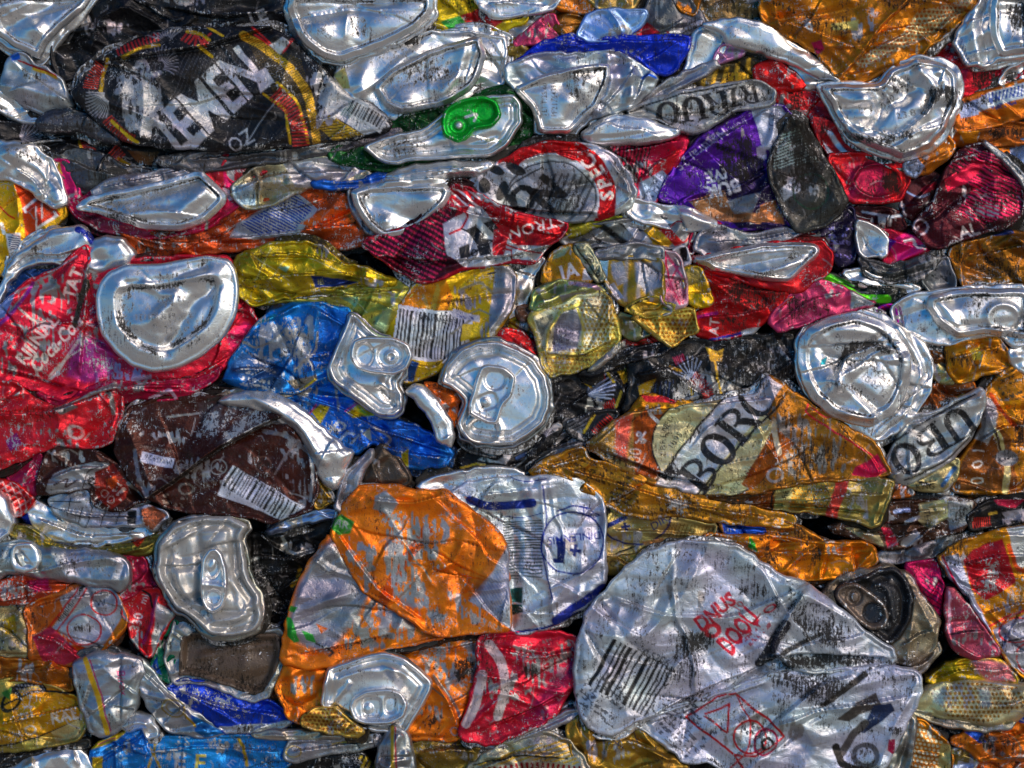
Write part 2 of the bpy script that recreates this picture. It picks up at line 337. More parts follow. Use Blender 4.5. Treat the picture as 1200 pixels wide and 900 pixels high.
COL = C.collection
LEANM = Matrix.Rotation(-LEAN, 3, 'X')
_seed = [11]
ZS = 1.5                       # depth of one layer step
def sheet(name, pts, z=0, col=None, metal=.8, mat='ink', smooth=1, bulge=2.6, roll=3, tilt=None, grow=None, cr=(1., 1.), aniso=(0, .5),
          f=(), art=None, prof=None, dirt=0., wear=0., rag=1.7, step=1.2, parent=None, seed=None, fine=1.0):
    """one crumpled piece of sheet metal: closed outline pts, height field in front, rolled edge and a skirt going back"""
    _seed[0] += 17; sd = seed or _seed[0]; z = z * ZS
    pts = P_(pts)
    if smooth: pts = chaikin(pts, smooth)
    if grow is None: grow = 2 + max(0, 40 - z) / 8
    if grow:
        e = np.roll(pts, -1, 0) - np.roll(pts, 1, 0); nn = np.stack([e[:, 1], -e[:, 0]], 1) / (np.hypot(e[:, 0], e[:, 1])[:, None] + 1e-6)
        q = np.roll(pts, -1, 0); area = (pts[:, 0] * q[:, 1] - q[:, 0] * pts[:, 1]).sum(); pts = pts + nn * grow * (1 if area > 0 else -1)
    if rag:
        n = max(12, int(np.hypot(*np.diff(np.vstack([pts, pts[:1]]), axis=0).T).sum() / 5))
        cl = np.vstack([pts, pts[:1]]); L = np.r_[0, np.cumsum(np.hypot(*np.diff(cl, axis=0).T))]; q = np.linspace(0, L[-1], n, endpoint=False)
        if smooth: pts = np.stack([np.interp(q, L, cl[:, 0]), np.interp(q, L, cl[:, 1])], 1).astype(F)
        pts = pts + np.stack([rag * vnoise(pts[:, 0] / 9, pts[:, 1] / 9, sd + 5), rag * vnoise(pts[:, 0] / 9, pts[:, 1] / 9, sd + 6)], 1).astype(F)
    pts = pts.astype(F)
    lo = pts.min(0) - 2 * step; hi = pts.max(0) + 2 * step; cx, cy = (pts.min(0) + pts.max(0)) / 2
    xs = np.arange(lo[0], hi[0] + step, step, dtype=F); ys = np.arange(lo[1], hi[1] + step, step, dtype=F)
    X, Y = np.meshgrid(xs, ys); ins = inside(X, Y, pts); d, bx, by = seg_dist(X, Y, pts, True, True)
    fin = ins[:-1, :-1] | ins[1:, :-1] | ins[:-1, 1:] | ins[1:, 1:]
    use = np.zeros(ins.shape, bool); use[:-1, :-1] |= fin; use[1:, :-1] |= fin; use[:-1, 1:] |= fin; use[1:, 1:] |= fin
    out = use & ~ins; X = np.where(out, bx, X); Y = np.where(out, by, Y); d = np.where(ins, d, 0).astype(F)
    size = float(min(hi - lo)); rs = np.random.RandomState(sd)
    # height
    rr = roll * (1 + .45 * vnoise(X / 30, Y / 30, sd + 9)); t = np.clip(d / rr, 0, 1)
    H = bulge * np.sqrt(1 - (1 - t) ** 2 + 1e-6)
    if tilt is None: tilt = rs.uniform(-5, 5), rs.uniform(-5, 5)
    H += tilt[0] * (X - cx) / 100 + tilt[1] * (Y - cy) / 100
    amp, sc = cr
    if amp:
        wx = X + 7 * vnoise(X / 40, Y / 30, sd + 11); wy = Y + 6 * vnoise(X / 45, Y / 30, sd + 12)
        K = int(np.clip(np.prod(hi - lo) / 900 / sc, 5, 46)); G = np.zeros(X.shape, F)
        for i in range(K):
            a = math.radians(aniso[0] + rs.normal(0, 62 * aniso[1] + 8)); px, py = rs.uniform(lo[0], hi[0]), rs.uniform(lo[1], hi[1])
            s_ = -(wx - px) * math.sin(a) + (wy - py) * math.cos(a); al = (wx - px) * math.cos(a) + (wy - py) * math.sin(a)
            Lw = rs.uniform(4, 15) * sc; ln = rs.uniform(25, 75) * sc
            e = np.exp(-(al / ln) ** 2)
            k = rs.rand()
            if k < .6: G += rs.choice([-1, 1]) * rs.uniform(.7, 1.5) * np.clip(1 - abs(s_) / Lw, 0, 1) * 3.4 * e
            elif k < .85: G += rs.choice([-1, 1]) * 6 * np.where(s_ > 0, np.exp(-s_ / (Lw * 1.2)), 0) * np.exp(-(al / (ln * .8)) ** 2)
            else: G += rs.uniform(-1, 1) * 5 * np.exp(-(s_ / Lw) ** 2 - (al / Lw / 1.6) ** 2)
        H += amp * G * sst(d, 0, 10)
        u, v = rot(X, Y, 0, 0, aniso[0]); u = u + 9 * vnoise(X / 31, Y / 27, sd + 17); v = v + 6 * vnoise(X / 29, Y / 25, sd + 18)
        H += amp * (4.8 * tri_noise(u / 44 / sc, v / 27 / sc, sd + 13) * sst(d, 0, 12) + 1.5 * fine * tri_noise(u / 17, v / 11, sd + 14) * sst(d, 0, 5) + 0.6 * fine * tri_noise(u / 8 + 3, v / 5.5, sd + 19) * np.clip(.2 + 1.3 * vnoise(X / 25, Y / 19, sd + 20), 0, 1) * sst(d, 0, 3))
        H += amp * fine * .45 * vnoise(u / 7, v / 5, sd + 15) * np.clip(vnoise(u / 23, v / 19, sd + 16) + .3, 0, 1)
    if prof is None and amp:                                      # a folded hem along parts of the edge
        hm = np.clip(vnoise(X / 24, Y / 24, sd + 23) * 2 + .5, 0, 1); H += hm * (-1.1 * np.exp(-((d - 5.5 - 2 * vnoise(X / 15, Y / 15, sd + 24)) / 1.3) ** 2) + 1.2 * np.exp(-((d - 2.2) / 1.4) ** 2))
    if prof is not None: H += np.interp(d, prof[0], prof[1]).astype(F)
    for q in f:
        k = q[0]
        if k in 'rgv':
            p = P_(q[1]); p = chaikin(p, 2, False) if len(p) > 2 else p
            wob = .8 * vnoise(X / 8, Y / 8, sd + 21); D = seg_dist(X + wob, Y + wob, p, False)
            e = np.exp(-D / q[3]) if k == 'r' else np.exp(-(D / q[3]) ** 2)
            H += q[2] * e
        elif k == 'l':                                          # lap fold: the side to the right of travel stands proud and falls off
            p = chaikin(P_(q[1]), 1, False); D = seg_dist(X, Y, p, False); best = None
            sgn = np.zeros(X.shape, F); bd = np.full(X.shape, 1e9, F)
            for i in range(len(p) - 1):
                a, b = p[i], p[i + 1]; L2 = ((b - a) ** 2).sum() + 1e-9
                tt = np.clip(((X - a[0]) * (b[0] - a[0]) + (Y - a[1]) * (b[1] - a[1])) / L2, 0, 1)
                dd = (X - a[0] - tt * (b[0] - a[0])) ** 2 + (Y - a[1] - tt * (b[1] - a[1])) ** 2
                cr_ = (b[0] - a[0]) * (Y - a[1]) - (b[1] - a[1]) * (X - a[0]); kk = dd < bd; bd[kk] = dd[kk]; sgn[kk] = cr_[kk]
            ends = np.minimum(np.hypot(X - p[0][0], Y - p[0][1]), np.hypot(X - p[-1][0], Y - p[-1][1]))
            H += 1.4 * q[2] * np.where(sgn > 0, np.exp(-D / q[3]), 0) * sst(ends, 0, 14) - .4 * q[2] * np.where(sgn <= 0, np.exp(-D / 4), 0) * sst(ends, 0, 14)
        elif k == 'd':                                          # smooth dome or dent: x y rx ry ang amp
            u, v = rot(X, Y, q[1], q[2], q[5]); H += q[6] * np.exp(-((u / q[3]) ** 2 + (v / q[4]) ** 2))
        elif k == 'p':                                          # pressed panel with a crisp wall: x y rx ry ang amp [exponent]
            u, v = rot(X, Y, q[1], q[2], q[5]); e = q[7] if len(q) > 7 else 2.
            r = (abs(u / q[3]) ** e + abs(v / q[4]) ** e) ** (1 / e); H += q[6] * sst((1 - r) * min(q[3], q[4]), -1.2, 1.8)
        elif k == 'o':                                          # raised ring: x y rx ry ang amp width
            u, v = rot(X, Y, q[1], q[2], q[5]); r = np.sqrt((u / q[3]) ** 2 + (v / q[4]) ** 2)
            H += q[6] * np.exp(-(((r - 1) * (q[3] + q[4]) / 2) / q[7]) ** 2)
    Hp = np.pad(H, 1, mode='edge'); Hb = (Hp[:-2, 1:-1] + Hp[2:, 1:-1] + Hp[1:-1, :-2] + Hp[1:-1, 2:]) / 8 + Hp[1:-1, 1:-1] / 2
    H = np.where(d > step, Hb, H).astype(F)
    # ink
    A = Art(X, Y, col, metal, sd)
    if col is not None and name == 'crushed_can':
        for i in range(int(np.clip(np.prod(hi - lo) / 5000, 1, 4))):
            px, py = lo + (hi - lo) * rs.uniform(.15, .85, 2); rx, ry = rs.uniform(10, 38), rs.uniform(7, 20)
            A.scuff([(px + rx * math.cos(t) * rs.uniform(.7, 1.2), py + ry * math.sin(t) * rs.uniform(.7, 1.2)) for t in np.linspace(0, 5.5, 8)], rs.uniform(.25, .5))
    if art: art(A)
    if col is not None and name == 'crushed_can':                   # uneven ink and long scars through to the metal
        k = 1 + .22 * vnoise(X / 26, Y / 18, sd + 61) + .10 * vnoise(X / 7, Y / 5, sd + 62); A.rgb *= k[..., None]
        A.rgb[..., 1] *= 1 + .10 * vnoise(X / 30, Y / 30, sd + 63); np.clip(A.rgb, 0, 1, out=A.rgb)
        for i in range(int(np.clip(np.prod(hi - lo) / 1600, 2, 14))):
            a = math.radians(rs.normal(-15, 55)); px, py = rs.uniform(lo[0], hi[0]), rs.uniform(lo[1], hi[1]); ln = rs.uniform(6, 26); q = [(px, py)]
            for j in range(3): a += rs.normal(0, .5); q.append((q[-1][0] + ln / 3 * math.cos(a), q[-1][1] + ln / 3 * math.sin(a)))
            A.line(q, rs.uniform(.4, 1.8), 'a39e9e', k=rs.uniform(.3, .8))
    A.rgb = np.clip(A.rgb, 0, 1) ** 1.1
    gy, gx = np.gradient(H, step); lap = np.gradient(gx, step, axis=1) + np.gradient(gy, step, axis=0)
    ridge = np.clip(-lap * 1.4, 0, 1) * .5 * (.6 + .8 * vnoise(X / 10, Y / 8, sd + 35))                       # paint rubbed off along folds standing proud
    edge = np.exp(-d / 1.8) * .28 * (.6 + .6 * vnoise(X / 12, Y / 12, sd + 30))
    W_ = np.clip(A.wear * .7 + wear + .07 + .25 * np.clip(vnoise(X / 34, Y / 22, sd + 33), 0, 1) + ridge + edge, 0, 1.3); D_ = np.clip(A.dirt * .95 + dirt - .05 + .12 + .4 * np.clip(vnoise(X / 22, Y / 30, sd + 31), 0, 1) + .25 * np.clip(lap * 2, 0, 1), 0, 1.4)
    # mesh
    idx = np.full(use.shape, -1, np.int64); n = int(use.sum()); idx[use] = np.arange(n)
    jj, ii = np.nonzero(fin); q = np.stack([idx[jj, ii], idx[jj + 1, ii], idx[jj + 1, ii + 1], idx[jj, ii + 1]], 1)
    V = np.stack([(X[use] - cx) * S, -H[use] * S, -(Y[use] - cy) * S], 1)
    E = np.concatenate([q[:, [0, 1]], q[:, [1, 2]], q[:, [2, 3]], q[:, [3, 0]]])
    key = E.min(1) * (n + 1) + E.max(1); _, inv, cnt = np.unique(key, return_inverse=True, return_counts=True)
    B = E[cnt[inv.ravel()] == 1]; bv = np.unique(B); m = len(bv); loc = np.full(n, -1, np.int64); loc[bv] = np.arange(m)
    c3 = np.array([0, 0, 0], F); rings = []
    for k_, (back, sc_) in enumerate(((None, 1), (8, .985), (40, .93))):
        w = V[bv].copy()
        if back is None: rings.append(w); continue                  # its own vertices, so the cut edge stays crisp
        w[:, 1] = np.maximum(w[:, 1], 0) + back * S; w[:, 0] *= sc_; w[:, 2] *= sc_; rings.append(w)
    V2 = np.concatenate([V] + rings); a, b = B[:, 0], B[:, 1]; la, lb = loc[a], loc[b]
    q2 = np.stack([n + lb, n + la, n + m + la, n + m + lb], 1); q3 = np.stack([n + m + lb, n + m + la, n + 2 * m + la, n + 2 * m + lb], 1)
    Q = np.concatenate([q, q2, q3]); nv, nq = len(V2), len(Q)
    me = bpy.data.meshes.new(name); me.vertices.add(nv); me.vertices.foreach_set('co', V2.astype(F).ravel())
    me.loops.add(nq * 4); me.loops.foreach_set('vertex_index', Q.astype(np.int32).ravel())
    me.polygons.add(nq); me.polygons.foreach_set('loop_start', np.arange(0, nq * 4, 4, dtype=np.int32))
    me.polygons.foreach_set('use_smooth', np.ones(nq, bool))
    def full(v): v = v[use]; return np.concatenate([v, v[bv], v[bv], v[bv]])
    ca = np.ones((nv, 4), F)
    for j in range(3): ca[:, j] = full(A.rgb[..., j])
    ca[:, 3] = full(A.a)
    cs = np.ones((nv, 4), F); cs[:, 0] = full(A.m); cs[:, 1] = full(D_); cs[:, 2] = full(W_)
    for nm, dat in (('art', ca), ('surf', cs)):
        at = me.attributes.new(nm, 'FLOAT_COLOR', 'POINT'); at.data.foreach_set('color', dat.ravel())
    me.update(calc_edges=True); me.validate()
    me.materials.append(MAT[mat]); o = bpy.data.objects.new(name, me); COL.objects.link(o)
    k = (DIST - z * S) / DIST; wl = Vector(((cx - CX) * S * k, -z * S, (CY - cy) * S * k))
    if parent is None:
        o.location = Vector((0, 0, BASE)) + LEANM @ wl; o.rotation_euler = (-LEAN, 0, 0)
    else: o.location = wl - Vector(parent['_wl'])
    o['_wl'] = tuple(wl)
    if parent is not None: o.parent = parent
    return o

def can(name, label, pts, cat='crushed can', group='cans pressed into the bale', hems=None, **kw):
    o = sheet(name, pts, **kw); o['label'] = label; o['category'] = cat; o['group'] = group
    p = chaikin(P_(pts), 1); cl = np.vstack([p, p[:1]]); L = np.r_[0, np.cumsum(np.hypot(*np.diff(cl, axis=0).T))]; T = L[-1]
    rs = np.random.RandomState(int(T * 7) % 9999); z = kw['z']; n = hems if hems is not None else (0 if T < 90 else 1 if T < 180 else 2 if T < 420 else 4)
    q = np.roll(p, -1, 0); sg = 1 if (p[:, 0] * q[:, 1] - q[:, 0] * p[:, 1]).sum() > 0 else -1
    for i in range(n):                                            # edges of the same sheet folded back under it
        for _ in range(6):
            a = rs.uniform(0, T); ln = rs.uniform(.12, .3) * T; ln = min(max(ln, 26), 120); t = np.linspace(a, a + ln, 9) % T
            c = np.stack([np.interp(t, L, cl[:, 0]), np.interp(t, L, cl[:, 1])], 1); dv = c[-1] - c[0]
            if abs(dv[0]) > abs(dv[1]) * .8 and 4 < c[:, 0].mean() < 1196 and 4 < c[:, 1].mean() < 896: break
        e = np.gradient(c, axis=0); nn = np.stack([e[:, 1], -e[:, 0]], 1) / (np.hypot(e[:, 0], e[:, 1])[:, None] + 1e-6) * sg
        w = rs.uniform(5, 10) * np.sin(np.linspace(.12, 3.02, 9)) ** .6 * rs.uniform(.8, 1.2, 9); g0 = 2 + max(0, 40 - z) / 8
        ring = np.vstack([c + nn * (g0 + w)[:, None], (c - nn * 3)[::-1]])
        cc = rs.rand(); base = kw.get('col'); gap_shade = rs.uniform(.25, .65)  # hem ink darkened and dirt raised to put shade into the gaps
        col = None if (cc < .45 or base is None) else ''.join('%02x' % int(int(base[j:j + 2], 16) * gap_shade) for j in (0, 2, 4)) if isinstance(base, str) else None
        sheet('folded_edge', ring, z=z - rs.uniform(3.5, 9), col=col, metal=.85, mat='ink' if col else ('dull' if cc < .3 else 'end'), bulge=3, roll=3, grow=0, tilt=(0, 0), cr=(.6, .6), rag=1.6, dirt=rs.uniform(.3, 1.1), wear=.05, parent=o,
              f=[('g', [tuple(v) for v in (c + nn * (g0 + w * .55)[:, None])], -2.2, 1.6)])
    return o
BOTTOM = ([0, 1.5, 3, 4.5, 15, 17, 18.5, 22, 25, 32, 60], [0, 3, 3.2, 2.4, 9, 9.6, 8, -.5, -1, 1.5, 5])
LID = ([0, 1.5, 4, 6.5, 8.5, 12, 15, 60], [0, 5, 6, 1, -3, -2.5, 1, 2])
def scaled(p, k, a=1.): return (np.array(p[0], F) * k, np.array(p[1], F) * a)
def end_(parent, pts, z, name='can_end', mat='end', prof=BOTTOM, pk=1., pa=.55, **kw):
    kw.setdefault('bulge', 3); kw.setdefault('roll', 5); kw.setdefault('cr', (.35, 1.3)); kw.setdefault('rag', .8); kw.setdefault('fine', .25)
    kw.setdefault('grow', 0); kw.setdefault('tilt', (0, 0)); kw.setdefault('roll', 5)
    q = chaikin(P_(pts), 1); me = parent.data; n = len(me.vertices); co = np.zeros(n * 3, F); me.vertices.foreach_get('co', co); co = co.reshape(-1, 3)
    w = parent['_wl']; kk = (DIST + w[1]) / DIST; cx, cy = w[0] / S / kk + CX, CY - w[2] / S / kk            # the wall sinks in under its end panel
    x = co[:, 0] / S + cx; y = cy - co[:, 2] / S; i = inside(x, y, q); x, y = x[i], y[i]; d = seg_dist(x, y, q, True)
    top = (z * ZS - (-w[1] / S) - 8) * S; dep = sst(d, 1, 7); co[i, 1] = np.maximum(co[i, 1], np.maximum(co[i, 1] * (1 - dep) + (-top + 3 * S) * dep, -top * dep + co[i, 1] * (1 - dep)))
    me.vertices.foreach_set('co', co.ravel()); me.update()
    if prof is BOTTOM:                                              # broken darker band along the pressed groove
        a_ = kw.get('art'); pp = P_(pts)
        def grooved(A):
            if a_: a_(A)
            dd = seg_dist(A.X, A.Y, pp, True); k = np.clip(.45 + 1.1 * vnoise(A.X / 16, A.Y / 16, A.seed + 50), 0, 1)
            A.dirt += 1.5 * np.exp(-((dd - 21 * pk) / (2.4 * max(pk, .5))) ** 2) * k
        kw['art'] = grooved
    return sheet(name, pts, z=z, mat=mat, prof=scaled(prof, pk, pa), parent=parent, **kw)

SV = dict(mat='end', cr=(1.0, 1.5), fine=.3, metal=1)
NUM = [0]
def K(label, pts, z, col=None, **kw):
    if col is None:
        for k, v in SV.items(): kw.setdefault(k, v)
    return can('crushed_can', label, pts, z=z, col=col, **kw)
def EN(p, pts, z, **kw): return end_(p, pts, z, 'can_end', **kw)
def LD(p, pts, z, **kw):
    kw.setdefault('prof', LID); kw.setdefault('mat', 'clean'); kw.setdefault('pa', 1.); return end_(p, pts, z, 'can_lid', **kw)
def TAB(p, pts, z, holes, col=None, **kw):
    """pull tab: rolled rim, finger hole and rivet panel"""
    f = [('p', *h) for h in holes]; kw.setdefault('mat', 'clean')
    return sheet('pull_tab', pts, z=z, col=col, parent=p, bulge=1, roll=2, cr=(.12, 1), rag=.3, grow=0, tilt=(0, 0), prof=([0, 1.5, 3.2, 5, 6.5, 9], [0, 3.6, 4.2, 2.6, .8, .4]), f=f + kw.pop('f', []), step=1.0, **kw)
# ------------------------------------------------------------------ the ground in front and the dark mass between the cans
gme = bpy.data.meshes.new('ground'); gme.from_pydata([(-400, -600, 0), (400, -600, 0), (400, 60, 0), (-400, 60, 0)], [], [(0, 1, 2, 3)])
go = bpy.data.objects.new('ground', gme); COL.objects.link(go); go['kind'] = 'structure'
gm = bpy.data.materials.new('sandy_ground'); gm.use_nodes = True; t = gm.node_tree; gp = t.nodes['Principled BSDF']
t.links.new(mix(t, noise(t, N(t, 'ShaderNodeNewGeometry').outputs['Position'], .7, 6), (.38, .30, .21), (.50, .41, .30)), gp.inputs['Base Color']); gp.inputs['Roughness'].default_value = .9
gme.materials.append(gm)
o = sheet('crushed_metal_scrap', "-260,-200 1460,-200 1460,1100 -260,1100", z=-14, grow=0, tilt=(0, 0), col='151415', smooth=0, rag=0, step=4, mat='dull', cr=(3.2, .8), bulge=4, roll=4, dirt=.25, metal=.5)  # backing scrap; its near-black colour stands in for shade in the gaps
o['kind'] = 'stuff'; o['label'] = 'squeezed scraps of metal between the cans, coloured dark for the shade in the gaps'; del o['_wl']

# ------------------------------------------------------------------ top left
o = K('silver can bottom with dotted date code in the top left corner', "-8,-8 118,-8 100,16 80,36 62,56 48,76 32,66 10,52 -8,42", 14)
EN(o, "-8,-8 112,-8 98,12 76,30 60,48 46,70 32,62 14,54 -8,36", 22, pk=.4, f=[('g', "10,30 50,14 90,-4", -8, 12), ('g', "0,10 30,0", 7, 10), ('d', 45, 36, 16, 8, 50, 5)],
   art=lambda a: a.text('BBS TET', 44, 43, 6, 52, '22242a', sx=.8).text('19.02.25', 53, 52, 5, 52, '22242a', sx=.8).text('ENTI:85', 62, 33, 5, 50, '22242a', sx=.8).smear("40,-8 100,-8 80,18 60,10", .5))
K('small silver wedge with a red and yellow line beside the black printed can', "10,72 24,62 45,78 72,94 86,128 54,133 26,120 0,104", 20, 'b9bcc2', metal=.9, mat='end', cr=(.6, 1.2), fine=.3,
  f=[('g', "12,100 40,108 76,118", 6, 9)], art=lambda a: a.line("22,72 42,78 66,90", 2, 'c02020').line("40,80 66,92", 3, 'd8a820', .7).poly("12,66 22,62 24,70 14,72", '2060c0').smear("20,76 50,84 58,98 30,94", .9))
K('narrow silver fold low on the edge of the top left corner', "-8,104 16,108 50,132 46,142 20,138 -8,124", 14, bulge=7)
K('dark grey rolled metal fold under the silver wedge', "42,146 54,133 80,127 108,134 124,148 142,168 122,166 92,152 56,154", 22, '55565c', bulge=9, roll=8, metal=.95, cr=(.6, 1), art=lambda a: a.smear("60,140 120,140 130,160 80,152", .5))
K('folded black can top with a few bare scratches', "66,46 84,26 118,-2 150,-8 205,-8 238,22 215,36 200,40 160,48 128,66 105,84 74,95 62,72", 15, '18181c', metal=.6, wear=-.2, f=[('r', "108,60 120,20 150,8 175,22 190,34", 8, 7), ('g', "80,50 90,80", -6, 8), ('l', "112,24 150,8 190,30", 7, 12)])
K('scratched black can with a cut off white letter at the top edge', "150,-8 338,-8 340,22 318,32 280,32 232,30 196,18", 18, '232327', metal=.6, wear=.12, f=[('l', "190,8 260,22 330,14", -6, 10)], art=lambda a: a.text('LE', 302, 19, 15, 22, 'c6c6ca', .7, bold=.03))
K('black scrap with white wing print and red hatching below the grey fold', "-8,146 50,148 100,155 160,170 230,176 234,190 190,207 135,206 100,216 64,190 30,172 -8,170", 8, '1c1c20', metal=.6, wear=.08, cr=(1.5, .8),
  art=lambda a: a.wing(20, 168, 36, 60, 5, 8, w=1.1).band("98,156 106,172 100,182", 14, 7, 'c8301c').line("93,166 99,178", 3, 'c8a020').wing(52, 164, 26, 70, -10, 6, w=1).line("140,186 158,196", 4.5, 'd0a818').band("132,174 144,186", 12, 5, 'b02818').poly("150,176 186,178 178,194 164,192", '7a4c20', .5))
K('grey brushed metal tongue under the black scrap', "62,184 84,178 120,184 150,200 190,206 150,216 112,224 90,222 74,204", 10, '5a5b60', metal=.8, dirt=.3, f=[('l', "80,186 110,200 160,208", 5, 9)])
o = K('curved silver can bottom by the left side above the yellow can', "-8,168 36,170 60,190 80,236 66,243 45,228 16,208 -8,206", 15, f=[('g', "10,180 50,200 70,236", 8, 10), ('l', "18,196 40,210 58,234", 6, 9)], art=lambda a: a.smear("0,172 30,174 50,190 20,190", .7))
K('magenta and gold sliver beside the curved silver bottom', "58,188 80,190 92,215 92,234 78,240 70,215", 12, 'c8186a', art=lambda a: a.poly("56,188 70,190 74,204 62,200", 'b89a30'))
K('yellow and orange can with outlined letters at the left edge', "-8,206 16,206 45,226 66,240 76,232 74,250 60,264 55,280 30,296 14,312 0,320 -8,322", 11, 'd8aa10', f=[('r', "18,214 24,260 10,300", 6, 6)], metal=.75,
  art=lambda a: a.poly("17,212 45,228 62,240 70,252 50,264 30,286 28,250", 'd84c10').text('Z', 46, 248, 30, 36, 'f0ece4', .3, bold=.05).text('Z', 46, 248, 26, 36, 'd83c14', .7, bold=.02).poly("8,274 24,272 26,292 12,298", 'd8d8e0', .4).stripes("10,276 24,274 25,290 13,294", 80, 2.4, .5, '20306a').line("2,262 6,274", 4, 'f0ece4').line("0,242 10,252 18,256", 2, 'c83010'))
o = K('rolled silver can neck curling round the blue strip', "-8,352 4,334 18,303 40,286 62,272 98,267 109,282 100,299 80,309 50,307 28,310 10,330 4,345 -4,370", 18, bulge=10, roll=9, f=[('l', "8,320 36,298 70,300 100,290", -5, 6)], art=lambda a: a.smear("14,300 60,278 66,288 20,308", .7).line("92,270 104,276 108,284", 8, '2038a0', .7))
K('dark blue strip under the silver neck', "-8,354 12,328 50,310 88,306 72,322 30,336 10,362 -8,372", 12, '1a4684', metal=.8, art=lambda a: a.line("-4,380 14,350 40,334", 3, '9ab8e0'))
K('smoky silver dome of a can wall above the pink red can', "98,320 104,296 112,284 126,279 144,283 158,298 152,310 130,316 110,324", 17, bulge=12, roll=14, cr=(.5, 1), mat='clean', f=[('d', 118, 306, 12, 7, 0, -5)])
o = K('long silver can end with a faint stamped code over magenta metal', "84,240 118,222 170,212 236,194 258,205 285,229 272,246 240,266 182,278 122,270 90,252", 15, 'c81c50', art=lambda a: a.poly("90,248 130,258 180,272 160,282 110,270", '8c2848', .6).worn("100,250 180,268 160,280 110,270", .6).poly("262,212 272,220 280,232 268,236 262,222", 'e0b8c8', .3))
EN(o, "88,243 98,232 130,223 176,215 235,199 252,214 265,227 264,240 240,261 212,270 175,270 140,259 110,249 92,247", 24, pk=.42, f=[('g', "100,240 160,232 228,210", -7, 8), ('g', "150,252 210,250 240,225", 5, 8)], art=lambda a: a.text('AUG TET IM', 178, 225, 5, 10, '303038', sx=.8).smear("90,244 150,252 210,262 150,266", .5))
K('thin crumpled grey lid edge running above the long silver end', "106,229 128,210 172,206 206,197 226,190 236,198 175,217 130,225", 19, 'a8a9ae', metal=.95, dirt=.15, f=[('l', "118,220 170,210 226,196", 5, 6)])
K('orange brown band with blue bar print under the long silver end', "100,250 118,258 150,272 190,272 240,262 275,240 310,228 345,224 412,226 420,245 442,280 405,290 330,286 250,292 190,306 165,312 150,290", 11, 'b8501a', metal=.8, wear=.2, dirt=.15, f=[('l', "130,270 200,286 300,276 420,262", 7, 10)],
  art=lambda a: a.poly("276,262 345,224 372,246 350,276 300,280 268,278", 'a9adb6', .8).stripes("282,262 345,228 366,246 344,270 300,274", -62, 3.2, .55, '24489c').poly("368,224 378,228 384,240 374,242", 'e06010').poly("352,262 380,246 410,246 428,266 380,272", 'e86410').line("150,268 190,280 250,276", 5, '8c3c14'))
K('red crinkled can scrap with white script above the silver gold strip', "236,180 292,184 316,198 300,206 278,220 256,214 234,198", 17, 'c02838', art=lambda a: a.text('Original', 274, 199, 6, -5, 'e8d8d0', shear=.2).worn("240,186 280,204 270,214 250,206", .5).poly("262,198 282,230 300,240 278,240 264,224", 'd8206a'))
K('silver and pale gold crumpled strip beneath the dark band', "270,224 290,204 322,190 392,186 428,198 433,206 400,215 368,215 345,226 318,240 285,242", 20, 'b5ac8c', metal=1, wear=.2, cr=(1.3, .7), f=[('l', "280,222 320,204 420,200", 6, 8)], art=lambda a: a.poly("330,188 392,184 430,200 400,214 346,220", 'b8b8bc').poly("272,220 300,212 300,240 276,240", '9cb4c8', .9))
K('thin bright blue strip under the crumpled silver strip', "364,213 412,214 452,202 453,211 420,221 368,220", 22, '1c64c0', bulge=4, roll=4)
o = K('oval silver can bottom hanging below the blue strip', "408,222 440,213 522,211 534,222 526,242 500,264 476,278 448,284 428,270 413,244", 20, '9a9ba0', metal=1)
EN(o, "411,223 440,215 520,214 531,223 524,240 500,261 476,275 450,281 431,267 416,242", 27, pk=.42, f=[('d', 505, 235, 18, 12, 30, 6), ('g', "440,238 480,250", -7, 14), ('d', 452, 258, 5, 5, 0, 4)], art=lambda a: a.smear("420,218 440,216 440,240 424,240", .5).smear("450,266 480,262 470,276", .6))
K('grey folded lip just above the oval silver bottom', "420,221 460,208 500,203 526,201 538,212 522,224 470,222 425,227", 23, bulge=7, roll=7, f=[('l', "440,214 520,208", 4, 6)])
K('long thin silver lip below the lid with the green tab', "450,207 484,194 530,190 582,191 562,206 528,208 470,212", 25, bulge=6, roll=7, f=[('l', "470,204 560,196", 4, 6)])
K('long dark silver edge squeezed under the black printed can', "180,186 228,180 300,175 322,170 390,164 430,154 478,151 440,164 400,176 350,186 300,192 240,200 200,196", 19, '6a666a', metal=.95, bulge=7, roll=6, dirt=.15, f=[('l', "220,188 320,178 440,160", 4, 5)])

